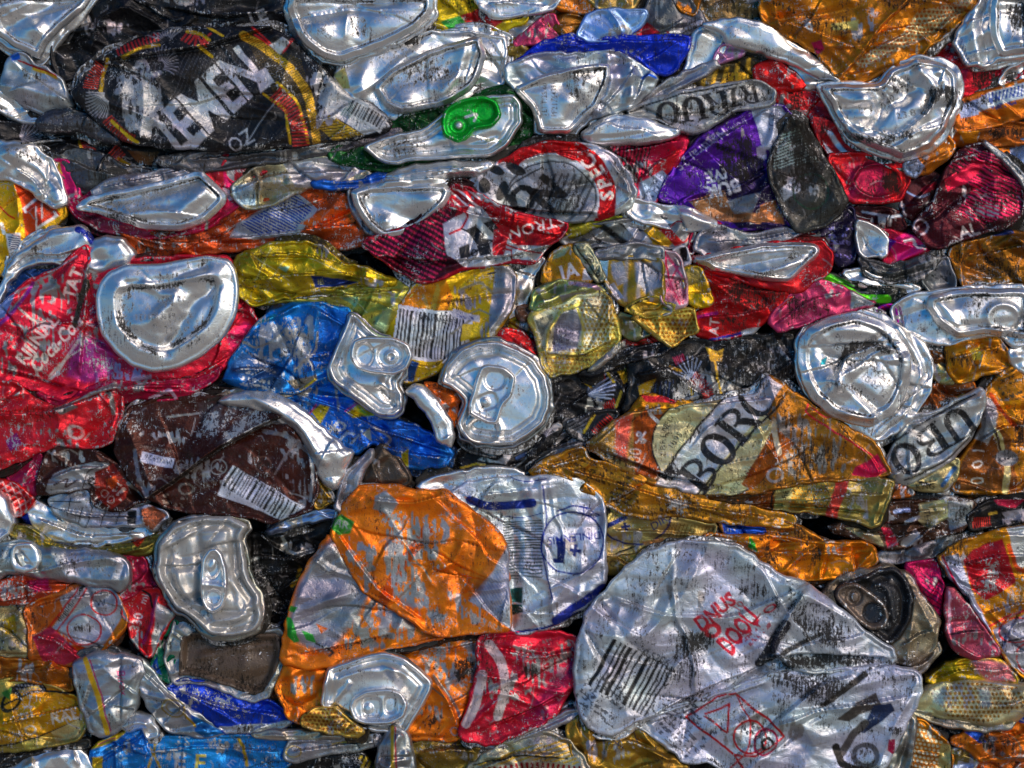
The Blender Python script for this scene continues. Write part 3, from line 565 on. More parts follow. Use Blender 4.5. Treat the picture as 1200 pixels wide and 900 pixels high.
# the black can with the bird and the cut off word
def art_black(a):
    for i in range(34): a.line([(170 + i * 4.6, 60 + i * .3), (120 + i * 4.9, 172)], .7, '6c6c72', .6, 0, k=.55)
    a.poly("150,166 205,40 215,70 186,172", '1b1b1f').poly("188,174 330,42 352,70 258,178", '1a1a1e')
    a.line("122,108 124,88 130,72", 4, 'c8a41c', .8).band("110,106 112,90 122,76", 15, 12, 'c83a20').band("140,64 165,52 190,45", 9, 12, 'b02828').line("148,70 168,58 190,56", 3.5, 'c8a41c', .8)
    a.band("216,42 230,50 246,44 236,52", 12, 9, 'b8302c').line("220,38 236,40 246,48", 4, 'c8a41c', .8).line("234,56 250,68", 4, 'c8a41c', .8).line("244,32 262,44", 3, 'c8a41c').line("296,34 318,52", 2.5, 'c02020')
    a.wing(197, 52, 30, 150, 40, 9, col='8e8e96', w=1.3).wing(134, 112, 34, 250, 170, 12, col='92929a', w=1.3).wing(190, 78, 24, 100, -40, 12, col='8e8e96', w=1)
    a.line("160,84 164,74 170,72 176,80 172,96 160,112", 5, '8c8c94', .5).line("158,80 166,78", 2, 'b8b8be').line("140,110 160,104 178,92 190,86", 6, '84848c', .6).line("176,96 188,112 192,128", 3, 'a8a8ae').line("164,106 168,126", 4, 'a8a8ae')
    a.band("128,140 142,156 160,166", 12, 12, 'a83020').line("134,144 150,158 164,168", 4, 'c8a41c', .8)
    a.text('EMEN', 253, 112, 57, 41.5, 'c2c2c6', .75, sx=.60, bold=.028).text('L', 205, 154, 57, 41.5, 'c2c2c6', .75, sx=.6, bold=.028).line("330,112 300,150 288,172", 1.2, '9a9aa2').text('OZ', 283, 165, 19, 36, 'b4b4b8', sx=.8)
    a.poly("300,86 330,60 350,84 330,100 340,96 318,116", '1a1a1e').line("298,42 330,64 346,44", 3, 'c8202c').line("286,44 312,58 340,80 362,112 368,150 370,168", 10, 'c8a02c', .8).stripes("284,40 352,70 384,168 352,170", 62, 2.8, .35, '5a4a14').line("310,112 334,128 340,168", 3, 'c8a41c', .8).line("325,98 350,120 360,168", 3.4, 'c8a41c', .8)
    a.band("322,110 340,126 350,146 352,172", 17, 19, 'b83030').poly("300,86 312,80 322,96 306,112", 'b0b0b4').poly("316,54 332,44 340,52 328,64", 'b8b8bc')
    a.poly("372,150 386,132 400,144 424,158 388,164", 'c0a02c', .8).stripes("372,150 386,132 400,144 424,158 388,164", 80, 3, .35, '605020')
    a.scuff("130,88 190,80 200,166 150,160", .5, "9c9ca4").scuff("346,56 400,110 400,150 370,150 362,100", .6, "a8a8ae")
    a.poly("388,84 410,112 440,125 456,148 425,158 400,142 372,120", 'a8aab0', .8).barcode(428, 134, 44, 15, -28, paper='b0b4b8', seed=5).stripes("400,116 415,122 410,140 398,136", 30, 3, .4, '2c5c58')
    a.worn("140,96 186,84 190,140 170,150 150,128", .7).worn("150,150 200,140 210,166 190,172", .5).worn("346,50 382,84 412,114 392,140 372,120 366,90", 1.1).worn("168,72 180,100 186,140 172,160 166,120", .8).smear("222,70 250,80 230,120 212,110", .5).smear("340,44 360,66 350,76", .5)
K('large black can with a white bird and big grey letters, top left', "88,110 100,88 128,64 165,47 210,33 280,35 318,34 340,42 360,66 382,86 408,113 440,125 458,148 425,160 390,164 343,171 267,176 187,171 150,166 115,142", 26, '1d1d21', metal=.55, bulge=8, roll=9, cr=(.75, 1.2), wear=.05, smooth=1,
  fine=.6, f=[('l', "330,30 236,58 132,72", 9, 16), ('r', "136,70 172,100 168,160", 3, 9), ('r', "300,172 330,100 342,50", 3, 12)], art=art_black)

o = K('big bright silver can bottom against the top edge', "336,-8 334,14 348,48 374,71 402,76 452,58 488,40 510,22 512,-8", 24)
EN(o, "340,-8 338,14 351,46 377,67 400,72 450,54 486,37 506,18 508,-8", 33, pk=.45, f=[('g', "350,20 400,10 460,-4", -8, 11), ('d', 376, 40, 22, 16, 40, 6), ('d', 420, 30, 12, 14, 0, -5), ('r', "408,18 406,44", 4, 6)], art=lambda a: a.text('23.11', 400, 10, 6, 20, '2c2e34').text('00.25', 382, 40, 6, -35, '2c2e34').smear("405,14 420,16 450,40 430,50 414,40", .6).smear("440,10 460,4 470,20 440,30", .4))
o = K('silver can bottom with dotted code above the green tab', "392,88 430,60 465,46 505,38 560,40 593,46 588,104 545,122 490,136 460,139 436,128 408,110", 21, f=[('d', 425, 96, 10, 20, 20, 6)], art=lambda a: a.poly("392,88 406,80 412,104 402,104", 'b8b070', .8))
EN(o, "438,102 460,80 513,54 562,42 570,64 558,100 527,122 474,134 452,126", 29, pk=.35, pa=.7, f=[('g', "450,106 500,84 560,70", -5, 12), ('d', 478, 122, 16, 8, 0, 7), ('g', "545,52 535,90 520,110", 6, 7), ('d', 560, 62, 8, 16, 10, 5)], art=lambda a: a.text('629', 455, 94, 6, 0, '2c2e34').text('LEL', 541, 80, 6, 8, '2c2e34').text('LE:J', 540, 93, 6, 8, '2c2e34').smear("465,80 520,62 540,78 520,96 480,100", .55))
o = K('green can flattened round a silver lid with a green ring pull', "385,182 396,171 430,160 470,138 520,128 560,112 585,101 606,104 622,122 629,140 624,158 600,175 560,188 500,196 450,201 400,190", 20, '06501e', metal=.8, f=[('l', "460,138 540,120 600,100", 5, 8), ('r', "600,108 618,140 600,170", 5, 6)])
l = LD(o, "424,172 460,157 497,150 522,130 553,116 583,111 601,110 611,122 612,144 594,172 575,184 527,186 487,188 460,194 446,189", 28, f=[('d', 480, 172, 20, 8, 10, 5), ('g', "450,180 520,176 580,160", -4, 6)], art=lambda a: a.smear("460,166 500,160 506,174 470,180", .5))
TAB(l, "517,144 521,128 538,117 566,112 583,119 588,136 577,149 556,152 548,163 535,167 520,159", 40, [(568, 130, 12, 12, 0, -2.5), (538, 147, 11, 10, 0, -3), (538, 147, 4.5, 4.5, 0, 4)], col='12b43a', metal=.85, mat='ink', art=lambda a: a.ring(538, 146, 4.6, 4.6, 0, 0, 'd0d0d0').line("545,138 560,134 556,142", 3, 'c8c8c8'))
K('yellow can scrap with green and red patches below the top edge', "506,-8 560,-8 566,12 596,22 622,20 590,34 548,41 520,35 500,34 510,16", 15, 'c8b018', cr=(1.4, .7), art=lambda a: a.poly("516,26 540,18 552,36 530,38", '2c8438').poly("540,18 562,10 590,26 572,38 556,38", 'c02828').worn("520,20 560,20 560,34", .4))
K('crumpled silver can along the top edge above a pink scrap', "556,-8 662,-8 642,12 600,19 580,20 566,12", 19, f=[('l', "570,4 640,-2", 5, 8)])
K('grey folded strip between two silver can bottoms', "585,34 640,19 650,24 622,40 600,54 588,50", 14, 'a6a6ac', metal=.95)
K('dark gold fold at the tip of the blue scrap', "586,52 612,48 620,62 598,70 584,63", 16, '8a7434', metal=1)
K('dusty pink can scrap under the gold crumple', "600,53 628,30 646,17 654,34 661,47 625,51", 17, 'd84c78', wear=.1)
K('crumpled dark gold can between pink and blue metal', "642,6 690,12 688,26 668,48 652,46 645,24", 15, 'a47022', cr=(1.5, .6))
K('amber sliver against the top edge beside the gold flap', "650,-8 702,-8 694,14 668,12 650,6", 18, 'd07818')
K('pale gold flap at the top edge', "688,-8 750,-8 742,10 728,16 700,10", 20, 'b89c58', metal=1)
K('pale blue shining silver wall above the royal blue scrap', "676,40 692,16 722,10 745,12 760,14 752,30 730,45 690,51", 22, '93b0dc', metal=.95, mat='clean', cr=(.7, 1), fine=.3)
K('dark grey creased can with small red patches near the top edge', "722,44 748,30 766,-8 800,-8 822,18 825,32 800,40 785,47 735,47", 19, '6a6a70', metal=.9, dirt=.1, art=lambda a: a.poly("744,32 758,26 774,38 760,46 746,42", 'b02030').poly("780,36 788,40 784,46", 'b02030').line("786,40 820,26", 5, 'c8c8cc'))
K('amber chip at the top edge beside the grimy gold band', "785,-8 822,-8 814,16 800,14", 21, 'c07a18')
K('grimy dark gold band along the top edge', "816,-8 962,-8 962,22 905,22 860,26 826,23", 17, '7a6440', metal=.9, dirt=.35, wear=.1)
K('royal blue folded scrap above the silver can with a stamped code', "598,77 632,52 672,40 682,50 728,43 808,43 804,60 788,84 775,89 745,70 722,58 690,66 665,60 635,62 608,79", 23, '1238c0', metal=.8, wear=-.05, f=[('l', "650,54 720,50 800,48", 6, 8)])
o = K('large silver can with a stamped date code under royal blue metal', "592,78 634,62 680,64 725,60 738,72 771,88 762,106 745,124 707,136 690,138 672,160 628,160 628,128 614,108 594,100", 24, 'b6bac2', metal=.95, mat='end', f=[('g', "712,70 716,100 700,130", 6, 7), ('g', "735,72 740,100 736,124", 7, 8), ('l', "700,134 730,100 745,76", 4, 8)], art=lambda a: a.line("752,92 760,88 768,92", 3, '2860c8'))
EN(o, "600,104 642,86 680,78 716,74 713,98 700,126 686,138 668,157 632,157 622,126", 30, pk=.3, pa=.6, f=[('d', 672, 112, 14, 20, 30, 7), ('g', "660,100 680,120 670,140", -5, 8), ('g', "600,98 640,92 700,76", 6, 6)], art=lambda a: a.text('TETT:25.40', 638, 118, 7, 90, '25272d', sx=.85).text('PF2176435H12', 650, 112, 7, 90, '25272d', sx=.85).smear("656,92 690,84 694,110 668,120", .35))
K('grey silver corner beside the long silver tube', "806,72 812,40 824,32 850,30 854,48 838,75 800,94", 21, f=[('r', "850,36 836,72", 5, 5)])
K('thin silver edge crossing above the band of black letters', "742,122 790,90 838,72 843,78 790,106 755,124", 22, 'a5a6ab', metal=.95, bulge=5, roll=4, wear=.3)
K('long smooth silver tube reaching down to the big dented bottom', "822,30 845,23 872,23 905,31 933,53 965,75 987,98 955,90 930,75 895,63 852,51 845,38", 27, bulge=13, roll=16, cr=(.5, 1.4), mat='clean', art=lambda a: a.smear("846,44 900,56 940,72 900,64", .9))
K('lilac pink chip beside the long silver tube', "834,75 846,52 874,53 872,62 852,71", 23, 'c888b8', metal=.7)
K('dark strip with gold squares above the band of black letters', "742,124 775,106 812,92 836,76 860,66 884,57 889,92 840,103 800,108 748,128", 18, '4a4128', metal=.8, dirt=.25, art=lambda a: a.poly("850,84 886,84 888,94 852,96", 'c09018').stripes("786,100 884,66 886,92 800,106", 10, 12, .4, 'b8902c').line("740,126 800,108 850,98", 2, 'c09820'))
K('grey label band with big black serif letters under the gold squares', "734,134 760,118 808,106 864,96 890,96 906,108 907,122 862,129 840,145 812,157 797,153 765,138", 25, 'b8b8b6', metal=.7, dirt=.2, bulge=8, art=lambda a: a.slab('RUO', 812, 128, 29, 192, .95).slab('RN', 868, 113, 22, 188, .9).line("736,132 800,110 880,96", 2, '2a2a2a').smear("860,98 905,102 900,122 866,124", .5))
K('bright red folded scrap with a silver top behind the long tube', "882,80 905,70 930,84 946,103 900,106 886,94", 21, 'd82020', metal=.75, f=[('r', "905,72 930,104", 4, 6)])
K('small blue silver facet between the red scraps and the tube', "912,74 948,77 974,92 952,104 938,102", 20, mat='clean')
K('grimy red scrap in front of the barcoded black can', "896,104 922,102 962,110 975,120 984,146 955,146 925,140 906,124", 19, 'cc1c28', art=lambda a: a.smear("918,104 940,106 946,128 926,134", .9))
o = K('domed silver cap of a can above the pink hatched scrap', "682,159 700,143 728,135 760,140 800,156 765,167 712,170 688,166", 28, bulge=11, roll=12, cr=(.7, 1.3), art=lambda a: a.smear("684,158 700,146 700,166", .5).worn("690,160 760,160 720,168", .3))
# ------------------------------------------------------------------ top right
K('crumpled amber orange can with dotted gold panel at the top edge', "891,-8 1152,-8 1134,18 1108,41 1080,62 1050,80 1015,94 984,98 964,68 935,48 905,31 893,22", 29, 'c47d16', metal=.85, cr=(1.5, .9), wear=.05,
  f=[('l', "1070,-4 1030,34 1008,66 982,94", 10, 12), ('l', "900,20 960,40 1000,56", 7, 12), ('r', "1100,30 1040,62 990,90", -6, 6)],
  art=lambda a: a.poly("1056,40 1076,14 1140,-2 1120,22 1080,46 1040,66 1010,80 1000,74 1030,56", 'c8b890', .8).dots("1056,40 1076,14 1140,-2 1120,22 1080,46 1040,66 1010,80 1000,74 1030,56", 4.8, .36, 'b86408').poly("974,28 1006,24 1004,36 976,36", 'd8c070').text('6', 946, 29, 16, 10, 'c8ccd8', bold=.04).poly("950,50 962,48 966,58 958,64", 'c82060').smear("893,0 930,10 990,30 1000,46 960,40 940,20", .8).smear("1030,-6 1080,0 1060,14 1034,12", .7).smear("1000,44 1040,36 1060,20 1030,60 1000,80", .5))
o = K('ribbed silver can in the top right corner', "1116,46 1144,6 1150,-8 1208,-8 1208,66 1168,70 1160,76 1132,78", 30, f=[('g', "1150,-4 1136,30 1146,74", 6, 6), ('g', "1160,-4 1150,30 1158,70", -5, 5)], art=lambda a: a.stripes("1116,44 1124,40 1136,74 1130,76", 20, 3.2, .5, '6a88b8').smear("1132,34 1138,34 1138,52 1132,52", .9))
EN(o, "1162,-8 1208,-8 1208,62 1170,66 1160,40", 36, pk=.4, f=[('d', 1185, 20, 14, 22, 20, -7), ('d', 1196, 50, 12, 8, 0, 6)], art=lambda a: a.smear("1176,6 1200,2 1204,36 1186,34", .9))
K('dark red facet under the ribbed silver can', "1080,68 1114,48 1134,77 1113,84", 20, 'b01424', metal=.75)
K('red scrap with black grime right of the big dented bottom', "1114,84 1134,76 1172,72 1208,64 1208,80 1180,96 1160,112 1122,120 1116,104", 19, 'bc1830', art=lambda a: a.smear("1138,80 1166,76 1172,96 1150,108 1136,100", 1).poly("1112,88 1136,80 1128,110 1116,110", 'a81848'))
K('pale blue silver facet at the edge above the orange print', "1170,95 1184,80 1208,72 1208,99 1176,99", 22, mat='clean')
o = K('round heavily dented silver can bottom in the upper right', "956,100 985,96 1030,98 1042,80 1074,66 1108,72 1123,86 1126,114 1116,140 1108,160 1088,178 1056,190 1030,180 998,166 982,146 971,122", 30, f=[('g', "1120,90 1112,140 1060,184", 6, 8)])
EN(o, "960,102 985,99 1030,99 1043,82 1074,69 1105,75 1119,87 1122,114 1112,137 1104,157 1085,175 1056,186 1030,176 1000,162 985,143 975,120", 38, pk=.35, pa=.5, cr=(.8, .8),
   f=[('g', "985,128 1030,128 1060,116 1080,96", -6, 7), ('d', 1010, 116, 12, 12, 0, 9), ('g', "1030,112 1034,130 1022,150", -8, 7), ('l', "1000,146 1050,160 1086,130 1096,104", 12, 12), ('g', "1072,72 1078,90 1092,104", 8, 6), ('d', 1056, 98, 12, 9, 0, -8), ('g', "1000,158 1050,176 1100,150", 7, 8), ('d', 1100, 85, 8, 6, 0, 7)],
   art=lambda a: a.smear("998,158 1020,162 1062,156 1066,162 1030,170 1004,166", 1.6).smear("1090,104 1118,102 1122,128 1112,134 1104,112 1082,136 1078,130", 1.6).smear("1040,92 1066,88 1078,106 1058,112 1044,108", .9).text('40', 1042, 117, 8, 35, '2a2a30').text('23.8', 1060, 134, 9, 14, '2a2a30').smear("960,100 984,100 978,120 972,118", .8))
K('orange can with white and blue print at the right edge', "1112,146 1126,118 1160,106 1208,92 1208,134 1150,151 1120,154", 24, 'd07414', art=lambda a: a.poly("1120,130 1160,108 1208,94 1208,112 1160,126 1130,138", 'c4c8d4', .6).stripes("1150,112 1208,96 1208,108 1160,122", 5, 4, .45, '2c4ca0').lines_of_text(1180, 118, 50, 2, 5, 12, '2848a0').poly("1122,124 1146,116 1146,134 1126,140", '98a8c8', .6).smear("1120,120 1150,112 1170,116 1140,132", .6))
K('dark orange folded strip below the blue and white print', "1100,158 1124,150 1208,144 1208,167 1150,172 1110,168", 18, 'a85c14', cr=(1.4, .7), art=lambda a: a.poly("1122,156 1146,154 1144,170 1130,168", 'd88818').smear("1150,150 1208,148 1208,160 1160,164", .7))
K('orange and silver folded flap beside the red can', "1058,189 1085,178 1106,156 1120,170 1112,184 1086,204 1070,208 1060,200", 26, 'd07c18', metal=.8, f=[('l', "1070,200 1090,188 1114,176", 5, 7)], art=lambda a: a.poly("1056,190 1074,186 1082,196 1074,210 1058,204", 'b8c4dc', .95))
K('pale silver scrap at the right edge above the crimson can', "1140,172 1170,168 1208,164 1208,208 1186,192 1164,178", 17, '9fb0d4', metal=.9, art=lambda a: a.poly("1146,166 1184,162 1184,180 1166,178", 'd88018'))
K('dark red scrap with a ring print beside the crimson can', "1054,214 1090,200 1106,210 1104,222 1090,242 1072,256 1060,252 1055,232", 20, '44101c', metal=.75, f=[('l', "1064,240 1084,222 1100,206", 7, 9)], art=lambda a: a.line("1058,222 1076,232 1088,228", 2, '8898c0').line("1084,224 1108,212", 8, 'a81838').ring(1088, 240, 4, 3, 30, 1.5, 'a8a8a8').smear("1080,226 1104,220 1096,244 1080,244", .8))
K('dark crimson can with pink hatching and pale letters', "1068,264 1098,232 1106,206 1118,186 1134,172 1150,168 1174,182 1196,204 1198,250 1180,267 1148,273 1102,291 1086,286", 28, '501220', metal=.85, aniso=(35, .4), f=[('l', "1084,214 1110,190 1150,178", 8, 10), ('r', "1100,212 1140,196 1190,210", 6, 9), ('l', "1150,226 1190,228", 5, 8)],
  art=lambda a: a.stripes("1110,196 1140,174 1176,186 1196,206 1194,250 1150,262 1120,250 1140,220", -66, 4.2, .5, 'd01858', .8, wob=1.2).poly("1106,212 1140,190 1156,192 1130,216 1110,224", 'd02048').text('AL', 1134, 270, 15, 20, 'c8b8bc', bold=.02).text('G', 1081, 265, 20, -140, 'b8a8b0').smear("1110,200 1126,186 1136,196 1120,206", .7).smear("1156,226 1190,216 1194,246 1160,244", .7))
K('thin grey folded edge beside the crimson can', "1152,166 1166,172 1186,190 1204,214 1204,226 1190,204 1168,182", 31, '9c9ea0', metal=.95, bulge=4, roll=3)
K('bright red can with a black ringed stain below the dented bottom', "966,184 1000,178 1062,190 1067,208 1057,234 1040,237 995,237 984,212", 25, 'd01824', metal=.8, cr=(.8, 1), f=[('o', 1028, 212, 28, 19, 0, 3, 3)], art=lambda a: a.poly("990,192 1036,190 1040,234 994,234", 'b01448', .8, 6).ring(1028, 212, 27, 18, 8, 1.6, '2c0c10', k=.8).smear("1034,206 1052,200 1054,224 1040,228 1032,216", 1.2))
K('red and black scrap with pale stripes beside the dented bottom', "948,138 975,142 1000,164 1022,178 972,184 958,162", 24, 'a81420', metal=.8, art=lambda a: a.stripes("960,150 990,160 1010,178 970,182", -40, 14, .4, 'c8ccd8', .6).smear("950,140 970,144 966,160", .6))
K('dark silver strip under the bright red can', "990,238 1056,238 1066,252 1054,256 1000,252", 20, '7c7c80', metal=.95, dirt=.2)
# purple can and the barcoded black can
def art_purple(a):
    a.poly("880,128 914,124 928,140 914,164 904,186 896,200 892,172 888,150", 'b4b8cc', .7).ring(906, 138, 6, 10, 20, 1, '5a5c84')
    a.text('969', 907, 140, 7, -65, '38406a').poly("842,196 900,178 912,240 930,268 865,268 840,240", '2c1c50').poly("806,236 848,222 860,250 900,248 890,262 830,258", '9c6a44', .6)
    a.text('Natural 25', 822, 176, 12, 216, 'c8c0dc', .5).text('from our land', 850, 158, 8, 214, 'b8b0d0').text('BUK', 846, 222, 15, 194, 'd8d4e4', .4, bold=.04).text('IVE', 838, 206, 13, 194, 'd8d4e4', .4, bold=.03)
    a.smear("838,170 880,160 896,196 870,214 846,204", 1.1).poly("890,240 912,230 918,262 884,258", 'a86a3c', .7).poly("852,234 890,226 880,250 860,250", '8c8890', .8).line("898,180 900,210 926,262", 8, '4c1c90').poly("886,174 896,170 898,186 888,184", 'c8c0dc')
K('purple can with mirrored white words in the upper right', "772,234 782,210 797,187 822,160 853,144 880,128 914,123 930,140 920,165 914,190 924,240 934,270 905,267 865,269 830,259 803,240", 24, '5a1e9c', metal=.85, f=[('l', "790,200 830,170 880,140", 7, 10), ('l', "800,238 850,226 902,196", 8, 10), ('r', "870,268 890,230 900,196", 5, 6)], art=art_purple)
K('black grimy can with a green barcode beside the purple can', "926,138 941,140 957,165 979,208 993,232 985,246 968,263 935,273 920,250 908,225 901,205 904,184 914,160", 30, '3e3c38', metal=.5, dirt=.45, cr=(.7, 1.2), f=[('r', "930,140 950,190 984,240", 4, 8)],
  art=lambda a: a.stripes("914,160 934,150 948,172 958,190 906,198 906,184", 72, 3.4, .42, 'a0b8b0', .3).poly("914,224 930,206 938,222 920,236", 'a0a8b0').ring(950, 224, 20, 20, 0, 2, '2c4838').smear("930,140 944,146 960,200 940,230 924,190", .7))
K('dark violet folded scrap with tiny lilac print', "940,278 962,268 981,258 998,238 1006,273 1001,305 987,312 975,304 969,288", 22, '261c44', metal=.7, art=lambda a: a.lines_of_text(984, 284, 32, 5, 4.5, -4, '8c84d0').smear("944,272 966,270 968,284", .5))
K('crimson folded scrap with white curl beside the silver wedge', "1002,256 1030,268 1066,276 1099,290 1066,302 1037,313 1030,290", 23, 'b01038', metal=.85, f=[('l', "1010,262 1050,284 1090,292", 6, 8)], art=lambda a: a.poly("1040,286 1064,270 1094,290 1050,306", 'e0247a').line("1060,282 1070,280 1074,290 1086,288", 3.5, 'e8dce4', .3).poly("1030,276 1050,282 1040,296", '70109c'))
K('silver wedge tucked beside the crimson fold', "1000,258 1024,264 1041,281 1038,302 1008,300", 25, bulge=8)
K('dark glossy red strip above the silver wedge', "998,242 1053,246 1064,270 1030,268 1002,256", 20, '380c14', metal=.9, art=lambda a: a.line("1010,248 1040,254 1058,252", 3, '9098a8'))
K('grimy dark silver ring under the crimson fold', "1006,300 1040,312 1070,304 1099,292 1101,306 1078,328 1040,332 1014,323", 27, '5a5a5c', metal=.95, dirt=.35, f=[('g', "1012,312 1044,322 1090,306", 5, 4), ('g', "1016,318 1046,328 1090,314", -4, 3)])
K('pale blue silver strip beneath the grimy ring', "986,319 1008,314 1030,326 1066,330 1080,341 1040,344 1000,333", 23, mat='clean')
K('grey fan shaped fold beside the dark amber can', "1077,330 1094,310 1110,298 1122,336 1096,346", 25, '8a8c90', metal=.95, dirt=.15, art=lambda a: a.lines_of_text(1104, 322, 24, 2, 4, -10, '303438'))
K('dark amber crumpled can at the right edge', "1110,296 1125,287 1147,281 1181,272 1208,277 1208,335 1173,337 1128,340 1120,312", 26, 'a06a1c', metal=.9, cr=(1.6, .7), dirt=.15, f=[('r', "1126,286 1126,336", 7, 4), ('l', "1130,300 1160,296 1204,286", 6, 9)], art=lambda a: a.poly("1112,292 1128,286 1128,334 1120,320", 'd89020').smear("1150,300 1200,300 1190,326 1150,324", .8).poly("1160,270 1184,264 1188,274 1164,278", '303c74'))
# ------------------------------------------------------------------ upper middle
K('pink and red hatched scrap under the domed silver cap', "710,172 765,164 797,157 807,164 797,181 786,203 771,236 750,238 740,214 728,198", 22, 'cc1c4c', metal=.85, f=[('l', "716,178 760,172 800,164", 6, 8), ('l', "744,216 770,190 800,176", 7, 10)], art=lambda a: a.stripes("714,172 766,166 760,206 744,210 728,196", 12, 4.2, .42, '301020').poly("764,196 800,172 786,204 762,216", 'e02838').poly("748,214 776,200 782,206 768,236 750,238", 'a8b8d4', .7).lines_of_text(764, 222, 18, 3, 4, 20, '304060').text('Li', 776, 190, 8, 60, 'e8d0d0'))
def art_spec(a):
    a.line("590,186 620,172 650,172 672,182", 16, 'c81c28', .8).ring(645, 236, 66, 66, 0, 20, 'c81820', .8)
    a.poly("548,240 556,205 590,190 610,200 640,190 690,200 700,256 560,256", 'b0b2b6', .8)
    a.ring(645, 232, 54, 44, 0, 0, '9a9ca2', .7).line("636,196 600,214 584,252", 2, '2a2a2c').ring(645, 232, 52, 42, 0, 1.5, '303034')
    a.text('SPEC', 645, 238, 16, 27, 'f0e4e0', .2, arc=-65, bold=.03)
    for x, y, rx, ry, g in ((582, 200, 10, 5, 30), (604, 198, 12, 6, 25), (568, 218, 7, 9, 0), (588, 224, 6, 12, 20), (600, 234, 9, 5, 40)): a.ring(x, y, rx, ry, g, 0, '18181a', .2)
    a.text('O', 612, 232, 30, 60, '1a1a1c', bold=.04).text('N', 640, 226, 36, 50, '1c1c20', bold=.05, sx=.8)
    for i in range(7): a.line([(624 + i * 9, 250), (650 + i * 8, 206)], 3, '222226', .3, 0, .8)
    a.smear("630,206 676,208 690,240 660,254 630,244", .7).stripes("520,240 545,216 570,232 548,236", -40, 7, .4, 'c01828').poly("700,172 728,196 745,228 734,246 724,210", 'b8b8bc', .9)
K('silver can with a red ring of white capitals and black letters', "542,236 548,212 560,204 590,188 620,172 640,167 690,170 716,180 736,205 746,226 736,246 700,256 660,259 620,263 590,257 560,248", 29, 'd0d1d5', metal=.85, cr=(.9, 1.1), f=[('l', "600,190 650,178 700,176", 6, 9), ('l', "560,236 620,246 700,250", -6, 10), ('l', "710,184 734,214 738,240", 5, 6)], art=art_spec)
def art_strong(a):
    a.poly("424,285 495,262 520,240 540,236 530,262 524,300 545,312 510,328 485,328 440,298", '501028', .8).stripes("424,285 495,262 520,240 536,236 524,262 522,312 510,326 485,326 440,296", -62, 6, .4, 'd8285c', .85).stripes("424,285 520,240 536,236 522,312 485,328", 25, 5, .22, '20081c')
    a.poly("520,262 548,246 560,226 582,240 600,262 598,306 570,311 545,312 524,300", 'c4c6cc', .7).line("520,244 540,242 548,252 540,268 528,274", 2.6, 'c01c30').poly("526,222 546,222 578,240 570,248 552,240 534,244", 'c01c30', .7).stripes("526,222 546,222 578,240 570,248 552,240 534,244", -50, 7, .3, 'e8e0e0')
    for q in ("545,270 556,264 568,276 560,288", "558,284 572,280 576,296 562,300", "538,290 550,286 552,300 540,304", "566,262 580,256 590,268 578,274"): a.poly(q, '17181e', .3)
    a.line("540,268 560,280 590,284", 2, '16171c').line("548,300 570,288 592,272", 2, '16171c').ring(556, 296, 3, 3, 0, 1.6, '16171c').ring(572, 300, 3, 3, 0, 1.6, '16171c')
    a.poly("556,232 600,250 661,263 655,276 643,288 600,284 584,268", 'c01420', .8).text('STRONG', 620, 269, 13, 194, 'f0e6e4', .2, bold=.0, sx=1.15).line("590,292 632,300", 2, 'c01420').poly("578,270 600,260 590,300 576,300", 'b01428', .7)
    a.poly("600,286 644,288 628,306 600,304", 'c8c8cc', .8).line("588,286 610,292 634,296", 2, 'c01c28').worn("584,240 640,256 630,266 600,262", .4)
K('crimson and white can with the upside down word, under the silver one', "424,287 435,278 495,262 514,246 524,226 534,217 548,220 582,240 620,254 664,262 658,276 644,286 624,309 600,306 575,311 545,313 510,329 485,329 460,311 440,297", 31, 'b01830', metal=.85, cr=(1, 1), f=[('l', "440,300 520,306 600,300 650,286", -7, 9), ('l', "520,240 560,252 620,262", 7, 9), ('g', "426,290 450,304 484,326", 5, 4)], art=art_strong)
K('silver bar with a ridge below the purple can', "733,250 742,232 771,240 790,242 815,246 845,263 816,270 790,268 745,258", 26, f=[('g', "760,246 800,252 830,262", 5, 6)])
K('multicoloured folded strip with a red ring beneath the silver bar', "655,282 690,264 745,256 795,255 813,270 811,281 798,290 745,290 700,288 670,292", 24, '8c8c8e', metal=.8, cr=(1.4, .7), art=lambda a: a.stripes("690,266 744,260 742,286 700,286", -55, 17, .4, '1c1c1e').poly("742,262 760,258 790,282 784,290 766,288", 'c8a01c').poly("764,260 776,258 800,284 790,288", 'c82020').ring(796, 272, 12, 12, 0, 1.8, 'c82828').poly("730,262 748,260 764,284 744,280", 'b0b4bc'))
K('olive yellow strip under the red ring of capitals', "656,264 700,256 760,250 766,256 700,264 668,280", 22, 'a09a2c', metal=.9)
K('magenta red edge beside the bulging silver cap', "804,292 815,268 838,259 845,264 820,276 812,300", 25, 'b81448')
K('small black and white label chip above the pink strip', "786,294 803,287 809,308 796,314", 28, 'c0c0c4', metal=.5, art=lambda a: a.poly("796,290 803,288 808,306 800,306", '18181a'))
K('folded grey lid edge above the bulging silver cap', "811,292 820,272 840,263 880,275 920,267 942,271 926,281 870,288 832,302", 27, 'a0a0a4', metal=.95, dirt=.2, f=[('l', "826,284 880,282 930,272", 4, 6)])
o = K('bulging silver cap with a red worn side beneath the purple can', "810,302 832,297 890,285 930,283 964,283 974,300 969,320 948,334 934,344 880,332 840,319 822,311", 28, 'c01c24', metal=.8)
EN(o, "812,302 834,297 890,285 930,284 956,285 962,296 944,312 925,330 905,330 880,325 842,318 824,311", 31, pk=.3, pa=.5, f=[('g', "830,302 880,296 940,290", 8, 7), ('g', "850,312 900,304 945,298", -5, 6), ('g', "880,324 910,316 950,300", 6, 6)], art=lambda a: a.smear("884,324 930,296 936,300 894,328", 1))
